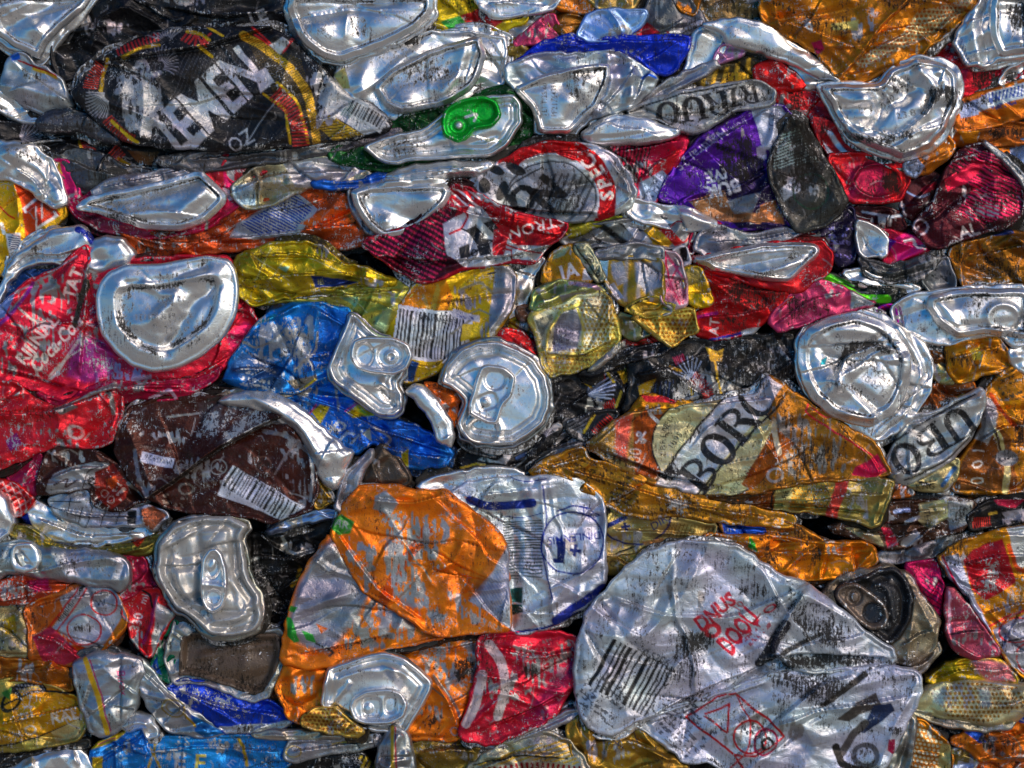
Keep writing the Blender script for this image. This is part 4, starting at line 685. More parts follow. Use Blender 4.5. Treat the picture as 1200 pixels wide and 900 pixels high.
K('red can with black dragged grime below the silver cap', "811,310 840,319 882,328 934,336 936,342 908,366 892,380 880,390 840,397 816,392 812,372 836,350 826,330", 24, 'c81a20', metal=.8, cr=(1.2, .8), f=[('l', "830,330 880,340 930,344", 6, 9), ('l', "820,372 870,368 900,360", 7, 8)], art=lambda a: a.smear("862,326 930,338 900,362 874,366 850,350", 1).text('AT', 836, 382, 12, 84, 'e8e0dc', .3).line("812,372 840,366", 4, 'a81478').smear("840,370 880,372 876,392 850,392", .7).line("832,398 870,390 900,384", 3, '2840b0').poly("868,388 892,382 896,392 870,396", 'c8ccd4'))
K('dusty pink can wall with a bare grey end', "899,374 930,340 960,328 986,336 1002,345 1028,357 965,371 914,390", 27, 'c03c68', metal=.7, wear=-.05, f=[('l', "906,382 950,350 990,342", 5, 10), ('r', "960,332 980,356", 4, 6)], art=lambda a: a.poly("996,342 1028,357 996,362", '9a9a9c', .9).smear("920,346 960,344 980,364 920,378", .55))
K('black strip with a lime green streak', "958,325 971,319 1000,331 1027,336 1066,340 1052,352 1027,357 995,339", 25, '18201a', metal=.7, art=lambda a: a.line("962,322 990,338 1012,350 1040,350", 9, '58c00c', .8).line("970,322 1000,334", 3, '2c8010'))
# ------------------------------------------------------------------ right edge, middle band
o = K('long silver can end with tiny codes at the right edge below the lime streak', "1044,361 1067,344 1088,342 1120,337 1208,335 1208,405 1185,405 1172,394 1147,393 1112,404 1083,399 1064,390 1050,378", 29)
EN(o, "1088,346 1130,338 1208,338 1208,398 1180,394 1150,391 1120,396 1098,380 1086,362", 35, pk=.4, pa=.6, f=[('o', 1174, 372, 18, 15, 0, 4, 4), ('g', "1180,392 1208,366", -6, 6), ('g', "1100,350 1120,380", 5, 8), ('d', 1120, 352, 12, 8, 0, -5)], art=lambda a: a.text('452', 1134, 357, 6, 5, '303038').text('L L', 1130, 372, 6, 0, '303038').text('1LL', 1132, 377, 6, 0, '303038').lines_of_text(1158, 360, 18, 3, 4, 60, '4c5850').smear("1092,352 1114,344 1118,352 1100,358", .9).smear("1090,380 1112,392 1090,390", .6))
K('magenta purple chip beside the round stamped can bottom', "1024,363 1045,354 1054,384 1036,377", 24, '980ca0', art=lambda a: a.stripes("1024,362 1045,354 1054,384 1036,377", -60, 5, .3, 'd01860'))
K('silver can end fragment at the right edge above the gold text can', "1178,410 1208,403 1208,441 1190,431", 28, mat='clean', f=[('d', 1196, 418, 10, 6, 0, 6)])
def body_tan(a): a.smear("1050,470 1070,450 1066,486 1030,508", .4)
o = K('round silver can bottom with stamped dates right of the hatched black can', "934,432 933,400 944,381 972,369 1000,363 1032,369 1055,384 1072,395 1086,408 1092,433 1089,454 1078,474 1066,491 1050,506 1027,517 1000,503 973,492 950,470 938,447", 28, mat='clean', f=[('g', "1052,384 1080,430 1062,486", 6, 6), ('g', "1066,396 1086,436 1070,480", -4, 5)], art=body_tan)
EN(o, "936,430 935,402 946,383 972,371 1000,365 1028,372 1050,388 1065,412 1067,440 1060,466 1045,486 1020,500 1000,497 975,489 950,467 940,447", 36, pk=.62, pa=.5, cr=(.8, 1.2),
   f=[('l', "975,448 990,418 1024,404 1056,412", 11, 12), ('g', "956,390 960,430 980,450", 5, 12), ('g', "1000,430 1030,424 1060,430", 6, 12), ('d', 1010, 466, 26, 8, 35, -8), ('d', 990, 386, 24, 8, 0, 6), ('g', "974,446 1000,462 1024,488", 6, 6)],
   art=lambda a: a.text('PL', 983, 396, 7, -25, '25272d').text('IETI', 984, 408, 7, -22, '25272d').text('P 11.04.23 15', 1028, 436, 7, -42, '25272d').text('CONT 1G 23 12', 1012, 440, 7, -42, '25272d', k=.9).smear("990,404 1020,396 1044,406 1040,414 1010,410 990,420 980,430", 1.3).smear("974,448 1000,446 1024,468 1022,474 1000,462", 1.1).smear("1046,470 1062,440 1068,450 1052,480", .7).poly("962,422 970,418 966,428 960,428", '20a0b0').lines_of_text(974, 424, 12, 4, 3, -25, '404850').smear("936,396 944,384 946,400 938,412", 1))
K('amber crumpled can with black stains below the silver end fragment', "1107,405 1168,391 1188,424 1184,432 1160,438 1120,450 1112,436", 27, 'c98714', metal=.85, cr=(1.5, .8), f=[('l', "1112,420 1150,410 1176,404", 6, 8)], art=lambda a: a.smear("1114,420 1140,414 1150,430 1130,436", .7).poly("1134,410 1150,406 1150,422 1140,422", 'd8c050'))
K('dark amber sliver between the round bottom and the amber crumple', "1083,402 1104,408 1112,426 1094,434", 22, '9c5c10', metal=.9)
K('olive gold glossy tip under the amber crumple', "1092,426 1112,432 1120,451 1098,448", 24, 'a8a46c', metal=1, mat='clean')
K('brown amber can shoulder below the olive gold tip', "1072,489 1085,456 1110,446 1140,446 1144,464 1120,478 1098,489", 23, '8c4c10', metal=.9, cr=(1.2, .8), f=[('g', "1090,460 1100,486", 5, 4), ('g', "1104,452 1112,484", -4, 4)], art=lambda a: a.line("1086,484 1110,476 1130,462", 3, 'b8a860'))
def art_amber100(a):
    a.poly("1116,574 1128,538 1150,506 1160,490 1184,514 1192,574", '7c4814', .8).line("1146,484 1168,510 1180,540 1178,574", 8, 'c0b480', .8).line("1140,478 1162,500 1174,530", 3, '4c3010')
    a.poly("1146,462 1150,500 1140,512 1156,520 1166,500 1168,470", 'a0a0a4', .9).text('1', 1146, 528, 13, -88, 'c8c0b8').text('0', 1146, 543, 15, -85, 'c8c0b8').text('0', 1146, 562, 15, -85, 'b0a8a0').ring(1180, 536, 14, 10, 0, 0, '7c7c80', .9)
    a.lines_of_text(1186, 452, 40, 6, 4, 24, '303c30').poly("1168,470 1196,468 1196,490 1176,500", 'e8a010').line("1160,462 1180,490 1190,500", 5, 'b84808').smear("1188,500 1208,480 1208,530 1192,520", .9)
K('large amber can with a pale arc and white numerals at the right edge', "1114,576 1125,540 1140,520 1150,504 1142,478 1150,462 1172,436 1190,428 1208,434 1208,574 1150,578", 25, 'c07c14', metal=.85, wear=.1, f=[('l', "1140,520 1170,500 1208,496", 6, 12), ('r', "1150,470 1168,512", 5, 6)], art=art_amber100)
def art_ubo(a):
    a.line("1044,544 1092,512 1150,468", 40, 'c6c6c6', .8).line("1038,526 1080,496 1140,462", 2.5, '2a2828').line("1060,562 1110,540 1148,496", 2, '40403e')
    a.slab('UBO', 1092, 517, 37, 215, .92, '1c1a1a').smear("1070,540 1100,552 1080,560 1060,556", .5)
K('silver grey label band with big slanted black letters, reversed, right side', "1041,557 1039,539 1053,512 1067,490 1093,484 1136,462 1150,454 1154,470 1143,501 1120,534 1086,557 1067,565 1053,565", 31, 'c4c4c4', metal=.85, f=[('g', "1066,556 1110,536 1146,490", 5, 5), ('l', "1060,500 1100,486 1140,464", 5, 6)], wear=.05, art=art_ubo)
K('pale gold label corner with tiny letters under the slanted black letters', "1060,566 1088,556 1122,534 1123,558 1107,575 1083,577", 28, 'b4a878', metal=1, f=[('l', "1064,570 1100,562", 5, 6)], art=lambda a: a.text('KING', 1084, 570, 7, 3, '202020').line("1104,568 1118,548", 5, '5080b0').line("1060,562 1090,568", 2.4, '303030'))
K('amber tip with white strokes left of the pale gold label', "1040,583 1050,565 1064,568 1074,581", 26, 'b0600e', art=lambda a: a.line("1056,578 1064,568", 2, 'c8c8d0'))
K('dark brown squeezed can with silver letter bits and a pale label', "1028,613 1042,588 1077,589 1110,582 1142,588 1138,610 1115,625 1072,638 1040,644 1018,634 968,620 985,610", 25, '4a3020', metal=.85, wear=.25, f=[('l', "1000,622 1050,628 1110,612", 6, 9), ('l', "1050,600 1110,596", 5, 7)],
  art=lambda a: a.poly("1076,590 1108,584 1114,604 1088,620 1076,610", 'b8b080').text('THEN', 1088, 610, 8, -75, '30303a').poly("1034,618 1044,618 1052,638 1040,642", 'd82848').line("1048,600 1064,598", 4, 'a8b4d8').line("1062,612 1076,606", 4, 'b8b8b8').poly("1108,586 1140,588 1134,612 1112,622", '8a8a8c').smear("1120,590 1140,592 1134,610 1116,612", .8).poly("990,618 1028,622 1036,640 1010,632", '98906c').poly("1056,632 1074,620 1078,632 1060,640", '9a9aa2'))
K('black can fragment with red hatching and a magenta top at the right edge', "1134,607 1147,592 1173,584 1208,588 1208,608 1163,618 1138,623", 27, '1b1918', metal=.7, art=lambda a: a.band("1140,613 1162,610", 10, 9, 'c02818').poly("1164,586 1200,586 1190,596 1170,592", 'a80c3c').line("1160,602 1168,600", 3, 'c8a838').poly("1174,600 1204,596 1204,608 1180,610", '9a9a9c'))
K('dark silver crumple under the pale label', "1024,654 1042,641 1075,634 1115,624 1114,640 1086,656 1035,660", 23, '75757a', metal=.95, cr=(1.4, .7), dirt=.1)
# ------------------------------------------------------------------ the beer can in the middle right
def art_hero(a):
    a.scuff("900,470 990,510 1000,550 930,566 900,540", .42, '8c8680')
    a.poly("690,520 720,490 760,478 766,560 720,545", 'a07c3c').poly("745,490 790,482 832,476 790,560 752,556", '9c4c10', .85)
    a.poly("722,492 744,486 736,540 724,536", 'c83040', .5, 3, .7).poly("760,478 770,560 746,556 744,496", '9c4c10')
    a.ring(838, 520, 72, 62, 0, 0, 'd4cb98', .9).ring(838, 520, 72, 62, 0, 2, '2c2824')
    a.text('BREWED SINCE', 838, 520, 7.5, 147, '2a2620', arc=60).text('1895', 792, 516, 7.5, 58, '2a2620').poly("868,566 908,500 930,520 880,574", '9c5410', .85)
    a.line("790,578 833,520 886,458", 44, 'cfcfd0', .8).line("772,562 813,508 852,462", 2.6, '2a2624').line("820,577 866,520 917,470", 2.6, '2a2624')
    a.slab('BORG', 852, 512, 42, 53, .80, '1a1718').poly("772,556 790,540 800,556 786,566", '1a1718')
    a.text('%', 753, 512, 14, -8, 'c8c0b8', bold=.02).text('100', 745, 536, 16, 80, 'b8b0a8', sx=.8, k=.8).text('ECENBAG', 868, 560, 6, 52, '3a2c20').text('AN', 878, 552, 6, 52, '8c3020').line("764,486 772,494", 4, 'd0ccc8')
    a.line("945,474 941,483 985,512 1024,536 1036,552", 2, 'c82840').line("950,478 966,490 972,488", 1.6, 'c82840').poly("1014,540 1026,532 1036,552 1018,560 996,556 1000,546", 'c81848').ring(908, 556, 9, 8, 0, 3, 'b0a8a4').poly("902,444 916,452 900,478 886,470", 'a8a8ac', .9)
    a.line("906,494 912,530", 6, 'd8c8a8', .6).smear("916,480 990,500 1000,530 980,556 930,560 916,520", .35).smear("880,446 900,446 890,476 876,470", .5)
K('large amber beer can with a pale round label and black slanted letters', "688,521 707,504 736,485 787,480 829,473 862,468 886,462 899,440 916,451 947,472 987,499 1026,520 1037,544 1042,556 1000,561 947,564 907,572 867,578 821,578 787,569 747,561 720,542", 32, 'a8701a', metal=.85, cr=(.7, 1.3), wear=.08, smooth=1, f=[('r', "900,446 914,500 906,566", 5, 10), ('l', "700,524 740,540 780,556 830,566", -6, 10), ('r', "740,488 700,520", 4, 6), ('l', "820,474 870,470 906,466", 5, 8)], art=art_hero)
K('gold flap with a red stripe folded under the amber beer can', "862,580 900,574 940,569 981,563 1046,560 1040,585 1029,612 1022,618 1005,612 960,601 907,596 866,590", 30, '9c8a4c', metal=.95, wear=.05, f=[('l', "870,590 940,592 1020,600", -5, 8), ('r', "1036,564 1022,612", 5, 5)], art=lambda a: a.poly("862,578 906,572 910,598 866,592", '7c4414').line("910,572 904,584 906,598", 2.4, '282420').poly("910,572 930,570 926,598 908,598", 'b0a870').text('BE', 920, 580, 7, 80, '20201c').dots("930,566 976,564 970,604 924,598", 4, .3, 'c88c1c').line("988,562 980,584 974,604", 14, 'c02034', .8, k=.85).ring(962, 584, 8, 11, 20, 1.2, '4c4030').dots("996,562 1020,562 1010,600 990,600", 3.4, .25, '7c7448'))
K('long amber strip with rows of fine dark print running to the dark cans', "622,550 650,536 685,523 692,538 725,547 770,565 829,579 866,588 893,597 932,606 926,618 845,612 787,602 760,608 733,602 701,585 675,572 653,557 628,558", 29, 'b4801e', metal=.85, wear=.1, dirt=.12, cr=(.9, .9), f=[('l', "660,548 720,564 800,590 900,606", 6, 9), ('l', "640,548 690,534", 5, 6)], art=lambda a: a.lines_of_text(700, 562, 70, 5, 4, -24, '3a2410').lines_of_text(756, 582, 80, 5, 4.2, -19, '3a2410').lines_of_text(812, 594, 60, 4, 4, -12, '4c3418').poly("740,566 780,572 778,588 756,590", 'd08c1c', .85, 3, .8).dots("626,554 640,544 670,536 676,546 640,558", 3.4, .3, '4c3410').worn("780,580 810,588 800,606 786,596", .9))
K('pale gold can with a navy ring of letters under the amber strip', "705,588 733,602 760,606 787,604 820,612 838,616 836,628 800,640 762,638 748,644 718,653 706,646", 27, 'b9a162', metal=.95, f=[('l', "716,620 760,622 820,626", 5, 8)], art=lambda a: a.ring(744, 602, 42, 36, 0, 2, '203074').text('+', 734, 617, 14, 10, '203074', bold=.05).line("712,616 734,606", 6, '203074').text('DIR', 772, 612, 9, 30, '203074').stripes("780,612 836,618 834,632 784,640", 20, 4, .3, '8c6c2c').poly("752,634 778,630 780,640 758,642", 'a87440'))
K('dark gold folded strip with small black letters above the big silver can', "706,656 736,644 756,636 773,641 765,648 740,667 716,674 706,669", 25, '97803c', metal=.95, art=lambda a: a.text('TOOL', 722, 659, 8, 10, '1c1c1c').line("712,652 750,640", 3, '50482c'))
K('amber strip with a bright blue end under the long fine print', "843,612 860,600 895,605 920,612 950,622 970,638 940,635 900,630 850,628", 25, 'b8761a', metal=.85, cr=(1.2, .7), art=lambda a: a.poly("846,610 862,600 892,606 900,626 850,628", '1c50b8').worn("856,606 890,608 880,622 860,620", .8).smear("930,616 964,632 950,636 930,630", .7))
K('glossy orange amber crumpled can above the big silver can', "826,625 880,629 905,628 960,636 1008,635 1024,643 1027,658 1013,668 985,677 950,680 915,676 900,669 862,652 828,641", 28, 'd8820c', metal=.85, cr=(1.7, .8), f=[('l', "850,640 920,646 1000,648", 7, 10), ('r', "966,640 960,676", 6, 5), ('r', "1020,645 1004,666", 6, 5)], art=lambda a: a.smear("880,640 900,642 920,664 900,660", .8).smear("950,640 962,642 960,672 948,662", .7).poly("878,628 884,636 886,646 876,640", '30a030').line("836,634 860,636", 3, 'c0c0c4'))
# ------------------------------------------------------------------ black cans in the centre
def art_blk1(a):
    a.wing(688, 462, 36, 62, -18, 9, 'b8c4e0', 1.5, .1).wing(688, 462, 24, 70, -30, 7, '7484a8', 1, .1).band("690,446 708,440", 9, 9, 'd82c18').line("683,447 693,454", 3.4, 'd0a020').line("711,437 718,448", 3, 'c8b030').band("708,478 722,472", 9, 6, 'd82c20').poly("722,436 738,430 736,446 730,450", 'c8a82c').stripes("722,432 738,430 736,450", 30, 4, .3, '181818').line("728,460 722,476", 3, 'c8b030').smear("646,450 670,446 660,490 648,490", .3)
K('black can with a white wing and red bars under the dotted gold can', "640,470 650,446 672,436 700,426 735,418 746,436 741,462 732,478 712,486 690,508 660,524 640,530 625,520 634,496", 18, '17171c', metal=.6, f=[('l', "664,476 700,452 736,432", 6, 8), ('r', "744,426 722,480", 5, 5)], art=art_blk1)
def art_blk2(a):
    a.wing(812, 446, 30, 150, 60, 8, 'a8b8dc', 1.4, .1).band("790,424 802,418", 8, 6, 'd02860').line("786,430 798,434", 3.4, 'd0a020').band("812,440 826,452 830,466", 12, 12, 'b82828').line("806,450 812,466", 3, 'c8a82c').line("834,414 838,432 846,470", 2.4, 'c8a01c').poly("826,406 840,412 848,408 844,424 832,424", 'd0a828')
    a.stripes("745,450 790,444 786,466 756,470", 5, 5, .3, '384870').poly("748,452 768,444 760,466 752,470", 'c0a028').smear("840,410 920,396 926,440 880,450 850,450", .5).worn("796,440 830,430 816,472 780,474", .8).stripes("850,404 926,394 930,440 860,460", 4, 3, .15, '6c6c70', k=.6)
K('black can with wheat print and vertical grime beside the stamped silver bottom', "736,420 760,412 790,403 830,397 880,393 928,390 934,420 928,442 900,446 880,462 830,471 790,479 748,486 731,480 740,452", 21, '19191b', metal=.55, dirt=.12, wear=.1, f=[('l', "740,440 790,430 830,410", 6, 8), ('r', "830,402 836,468", 4, 6), ('l', "880,456 930,420", 6, 9)], art=art_blk2)
K('dark tube end squeezed above the black winged can', "676,440 682,426 696,420 730,410 768,404 790,404 780,414 740,422 716,432 690,440", 24, '26262a', metal=.8, bulge=8, roll=8)
K('dark grey creased strip left of the amber strip', "596,557 627,528 660,508 672,502 690,518 684,526 653,540 610,558", 23, '6e6f76', metal=.95, dirt=.3, f=[('l', "610,550 650,526 684,516", 5, 5)], art=lambda a: a.poly("596,557 627,528 640,524 620,552", '1c2028'))
K('black hatched strip with yellow and red bars above the amber strip', "662,496 690,484 722,480 724,490 704,512 690,518 668,508", 25, '252529', metal=.6, wear=.15, art=lambda a: a.line("696,486 684,506", 3, 'd0b020').band("696,508 716,488", 10, 9, 'c82c28').stripes("664,492 690,486 684,506 668,506", 60, 4, .4, '707078'))
K('narrow black strip with a small wing above the silver ridge', "632,514 652,496 660,500 650,516 630,530 618,536", 24, '1b1b20', metal=.6, art=lambda a: a.wing(636, 512, 16, 110, 20, 7, 'b0b0b8', 1).line("622,518 628,508", 3, 'd0b020'))
K('glossy gold and red corner above the amber beer can', "724,496 740,480 754,462 775,464 795,469 822,474 786,481 750,484", 27, 'c08414', metal=.9, f=[('l', "740,486 780,474", 5, 6)], art=lambda a: a.poly("750,462 796,466 790,474 756,470", 'c82834').poly("730,490 744,482 740,492", 'a8a068'))
K('black scrap with a white letter under the lid with the large pull tab', "516,546 556,520 600,520 640,506 652,516 640,532 600,557 560,554", 17, '18181c', metal=.6, cr=(1.4, .7), art=lambda a: a.poly("560,538 588,522 602,530 592,544", 'a8a8ac').poly("572,536 586,528 590,534 582,540", '18181c').band("600,516 616,506", 9, 7, 'c82c20').line("540,548 560,542 590,548", 2.4, 'c0a024').line("606,536 626,524", 4, '405c8c'))
K('crumpled silver strip above the white and blue can', "488,574 500,562 521,556 566,548 600,549 620,556 604,561 556,568 530,578", 25, bulge=7)
# ------------------------------------------------------------------ gold cans in the centre
def art_golddot(a):
    a.poly("626,372 650,360 680,346 706,344 714,354 718,380 712,406 680,412 640,416 634,400", 'd4d0a8', .8).dots("640,364 706,344 722,356 724,396 714,410 680,434 643,440 636,408 690,404 680,370", 5.2, .36, 'a47c0c', 3, .6)
    a.poly("656,368 676,362 682,380 676,408 648,412 650,380", '8c8c98', .9).poly("628,376 648,368 636,396", '808470').line("640,412 644,386 656,366 680,356", 4, 'dccc68').line("676,362 684,384 682,404", 3, 'd8c864').line("640,416 680,414 712,404", 3, 'd8c864').poly("686,350 704,346 704,372 690,376", '9c9890', .8, 4, .6).poly("686,366 700,372 700,402 684,402", 'a8c4cc', .8, 4, .35).dots("684,360 716,360 716,404 684,404", 5, .28, 'b89c2c', 3)
K('gold can with fine dots and a grey worn panel in the centre', "619,368 650,359 680,346 707,342 716,353 722,376 728,396 715,411 680,434 643,441 634,424 628,396", 31, 'c0ae58', metal=.9, cr=(.6, 1.1), f=[('l', "640,414 680,418 722,396", -5, 8), ('r', "712,350 714,402", 5, 5), ('g', "640,410 646,384 660,366", 4, 4)], art=art_golddot)
K('smooth olive green shoulder above the dotted gold can', "621,366 624,342 640,332 670,328 704,337 709,343 680,349 650,361", 28, 'a0a468', metal=1, mat='clean', f=[('g', "630,360 660,344 700,336", 5, 6)], art=lambda a: a.line("668,332 696,336 706,344", 5, 'b898a8').poly("656,346 690,342 660,358", '9c9ca0'))
K('amber scrap with white mirrored capitals above the olive shoulder', "634,334 640,308 650,294 670,285 688,306 695,330 667,332", 27, 'b8841a', metal=.85, art=lambda a: a.text('AL', 664, 318, 17, 15, 'c8c8d0', .3, bold=.02, flip=True).poly("650,294 668,288 662,300 648,304", '98a080').poly("684,316 692,314 694,328 682,328", 'b8b8c0'))
K('olive grey rounded label with small letters beside the amber scrap', "670,287 688,283 702,306 709,326 698,330 682,306", 30, '9a9c80', metal=.95, art=lambda a: a.text('BR', 689, 305, 8, 190, '282820').text('18 9', 698, 320, 8, 190, '282820').line("672,284 704,330", 1.6, '30302a'))
def art_worn(a):
    a.poly("704,306 744,304 776,306 776,352 740,362 712,336", 'a8842c').poly("716,310 730,306 736,330 724,334", '9a98a0', .9).poly("744,308 774,308 774,336 756,344 746,330", '9694a0', .9, 2).poly("712,334 720,330 732,350 724,352", 'a0a0aa', .9).poly("700,302 714,300 712,330 702,318", '8cb4d0', .9).stripes("712,306 776,306 776,352 730,354", 3, 15, .3, '9694a0', k=.7)
K('square grey and gold rubbed panel in the centre of the photo', "700,303 720,298 744,300 777,304 778,353 770,361 742,363 725,354 708,333", 28, 'a88c34', metal=.85, wear=.15, cr=(.6, 1), smooth=1, f=[('r', "776,306 776,352", 5, 5)], art=art_worn)
K('worn grey strip along the top of the square rubbed panel', "694,297 720,288 744,285 777,289 778,306 742,303 702,304", 30, '8f8f92', metal=.9, wear=.2)
K('grey and pink printed strip between gold panel and yellow tip', "775,292 795,298 804,327 807,356 786,362 774,353", 30, 'b8a0a8', metal=.7, wear=.1, art=lambda a: a.line("780,296 784,330 796,356", 2.5, 'd01858').line("796,308 782,340", 2, 'd01858').poly("774,328 804,326 806,354 776,354", 'cc5078', .6, 3, .6).lines_of_text(790, 342, 26, 5, 3.4, 80, 'a02040').line("782,300 800,324", 3, 'd05880'))
K('bright yellow tip beside the pink printed strip', "800,315 818,312 830,329 836,357 814,360 804,350", 28, 'd4a810', metal=.9, cr=(1.3, .7), wear=.1, art=lambda a: a.poly("802,316 818,314 828,330 804,336", '88783c'))
K('small folded yellow scrap with black curls under the square panel', "732,362 748,350 770,345 782,356 800,352 786,368 764,372 745,370", 30, 'b8a040', metal=.9, cr=(1.5, .6), art=lambda a: a.line("738,360 756,350 772,352", 2, '28281c').poly("756,354 772,352 764,366", 'd0a010').line("760,348 776,356", 2, 'b0b0b0'))
K('gold dotted can end fold right of the dotted gold can', "740,371 760,366 786,365 813,359 817,391 802,395 787,408 765,392 752,380", 29, 'c4a850', metal=.9, f=[('r', "744,370 768,390 786,406", 5, 5), ('d', 795, 388, 12, 8, 0, -6)], art=lambda a: a.dots("742,370 786,366 812,360 816,392 788,406", 5, .36, 'a0680c'))
K('olive grey curled fold beside the dotted gold can', "724,368 742,368 756,380 764,392 742,400 728,392", 26, '86805c', metal=1, mat='clean')
K('small dark red label under the curled olive fold', "714,412 738,396 768,396 772,408 742,414 722,421", 22, '9c1c14', metal=.7, art=lambda a: a.ring(756, 403, 6, 4, 0, 1.4, '604020').line("716,416 730,402", 4, 'c8c0b0'))
K('thin pale lid rim below the dotted gold can', "694,428 716,411 726,400 729,406 714,420 698,434 688,436", 30, 'b4ae9c', metal=1, bulge=4, roll=3)
K('crushed dark silver neck between the yellow barcoded can and the gold cans', "597,312 640,300 628,320 619,350 606,372 590,376", 18, f=[('d', 615, 322, 10, 9, 0, -7), ('d', 612, 340, 7, 8, 0, 6)], dirt=.1)
K('rust brown pebble shaped lump beside the dotted gold can', "606,362 614,357 622,360 622,370 614,376 606,371", 24, '6c4228', metal=0, mat='dull', bulge=7, roll=8)
K('dark yellow scrap above the red can corner', "588,380 606,373 624,376 632,412 620,408 606,392", 19, 'b09010', metal=.85, art=lambda a: a.poly("608,376 620,374 618,388 608,388", 'b8c0c8').poly("620,386 628,392 630,406 624,404", '203890'))
K('red can corner behind the lid with the large pull tab', "574,396 592,385 612,391 630,406 640,432 614,414 590,404", 23, 'd8141c', metal=.75, f=[('r', "592,388 632,420", 5, 8)])
# ------------------------------------------------------------------ yellow cans
K('crumpled olive yellow foil can beneath the orange and blue band', "276,301 300,292 322,285 358,284 380,291 402,310 424,312 446,322 468,331 440,336 420,331 370,341 328,351 296,358 281,346", 24, 'c0a824', metal=.95, cr=(1.5, .9), f=[('l', "284,330 340,322 400,320 440,328", 8, 9), ('l', "300,300 350,296 390,306", 7, 9), ('r', "290,310 330,330", 5, 6)], art=lambda a: a.poly("366,324 420,330 400,336 370,338", '203878').text('IB', 376, 331, 7, -5, '9c9c58').lines("300,300 340,330|340,296 310,340|360,300 400,320|320,290 300,330", .7, 'd8d8a8').poly("326,314 340,312 336,320", '98c8b8'))
K('blue green shining yellow foil wall left of the barcoded can', "284,357 350,347 400,334 440,333 489,330 485,342 467,366 455,397 430,385 414,367 395,358 350,353", 22, 'b8b050', metal=1, cr=(1.1, 1), f=[('l', "330,352 400,346 470,340", 6, 9), ('r', "470,344 440,380", 5, 6)], art=lambda a: a.poly("440,372 460,358 452,392 436,384", '90b8a0', 1, 3, .7).poly("400,350 420,348 416,360", '90b890').lines("400,340 430,366|430,338 410,366|440,344 470,350", .7, 'd8d8a8'))
def art_bar(a):
    a.poly("462,367 487,336 521,326 530,350 520,372 466,370", 'd88a14', .8).poly("580,312 600,312 606,330 602,360 586,380 574,398 572,380", 'a8a8aa', 1).line("540,340 560,330 576,344", 3, '9c9478').line("532,376 560,362 574,370", 2, '9a9474').line("496,346 504,366 500,376", 4, 'b08c4c').poly("512,332 516,340 508,372 500,376", 'c8a040')
    a.barcode(507, 393, 82, 52, -7, '060607', 'd0d4dc', 9, step=1.8).text('6 911816699', 513, 374, 6, -9, '20202a').poly("530,362 562,370 562,378 528,372", 'b8bcc4', .4).text('80 adet', 545, 371, 5, -10, '2c3c80', flip=True).poly("456,400 463,426 488,424 480,446 470,446", 'd0b018').poly("478,420 492,424 486,446 474,446", '1c4c88').poly("500,424 520,420 512,440 500,440", 'c8a818').line("530,390 550,376", 3, '8c8878').poly("542,380 566,380 556,398 540,400", 'c8b020')
o = K('yellow and orange can with a large black barcode in the middle', "453,397 462,367 487,333 521,325 560,316 583,312 598,311 604,326 601,358 589,379 575,397 556,401 538,407 530,428 497,442 478,450 466,446 460,438", 27, 'd0ac12', metal=.8, cr=(.7, 1.1), f=[('g', "590,316 592,360 570,396", 5, 7), ('l', "470,424 510,430 532,410", 5, 7), ('r', "524,330 510,372", 3, 8)], art=art_bar)
# ------------------------------------------------------------------ blue cans, two lids
def art_blue(a):
    a.scuff("300,380 372,366 370,420 340,450 300,430", .5, 'a8b0bc')
    a.worn("330,372 350,370 366,400 362,430 340,420 330,390", .9).text('Su..', 338, 403, 7, 0, 'b8c8e0').lines_of_text(345, 412, 30, 4, 3.6, 5, 'a8c4e8').poly("268,430 284,412 320,424 336,448 330,458 296,456", '38507c', .8, 3, .8).lines_of_text(306, 436, 44, 6, 4, -12, 'c8c8cc').line("284,400 300,408 320,400 336,386", 3, '9a9c9c').line("300,380 322,370", 4, '1c88a8').poly("378,360 410,366 398,400 380,430 356,436 370,400", '0c60b4', .9)
    a.line("346,432 370,412 372,390", 2.4, 'a8a8a4').poly("336,446 370,438 372,444 346,456", '8c8474').line("352,456 370,444", 3, 'c0a818')
K('bright blue crumpled can with small pale print left of the two lids', "262,446 268,430 282,406 300,379 322,364 348,355 378,356 412,365 406,385 390,412 386,438 372,446 346,460 320,460 295,457", 26, '1880cc', metal=.85, cr=(1.1, 1), wear=.08, f=[('l', "270,432 310,430 340,450", 8, 9), ('r', "372,362 366,410 346,432", 6, 6), ('g', "300,392 322,402 336,386", 5, 6)], art=art_blue)
def art_blue2(a):
    a.scuff("340,462 430,480 470,520 500,540 420,520", .4, 'a8b0bc')
    a.poly("380,460 520,500 512,548 460,540 420,520 360,486", '1462c4', .85).poly("408,484 420,474 438,476 440,486 414,490", 'c8b020').line("406,482 420,472 438,474", 1.5, 'd03880').poly("366,482 376,474 388,476 376,498", 'b0a020').line("364,484 372,474", 1.5, 'c83878').text('Pri', 404, 506, 24, -18, 'a8b4c8', shear=.4).line("394,452 398,480", 3, '9aa0ac').line("440,500 460,514 450,524", 3, 'a8a8ac').poly("470,532 478,526 478,546 472,546", 'c8b020').worn("330,462 400,500 410,520 380,500", .5).poly("424,508 434,500 436,516", 'a8a8a0').lines_of_text(350, 470, 20, 2, 4, -25, 'a0b0d0')
K('long blue can with white script under the folded lid', "324,462 345,457 372,445 390,440 407,456 436,475 442,490 482,497 508,510 531,530 522,543 492,548 470,545 452,532 436,516 415,533 406,527 380,502 353,478", 23, '1a74c8', metal=.85, cr=(1, 1), wear=.1, f=[('l', "345,460 400,478 440,500 500,520", 7, 9), ('l', "440,520 480,530 524,536", 6, 8), ('r', "430,490 460,530", 5, 6)], art=art_blue2)
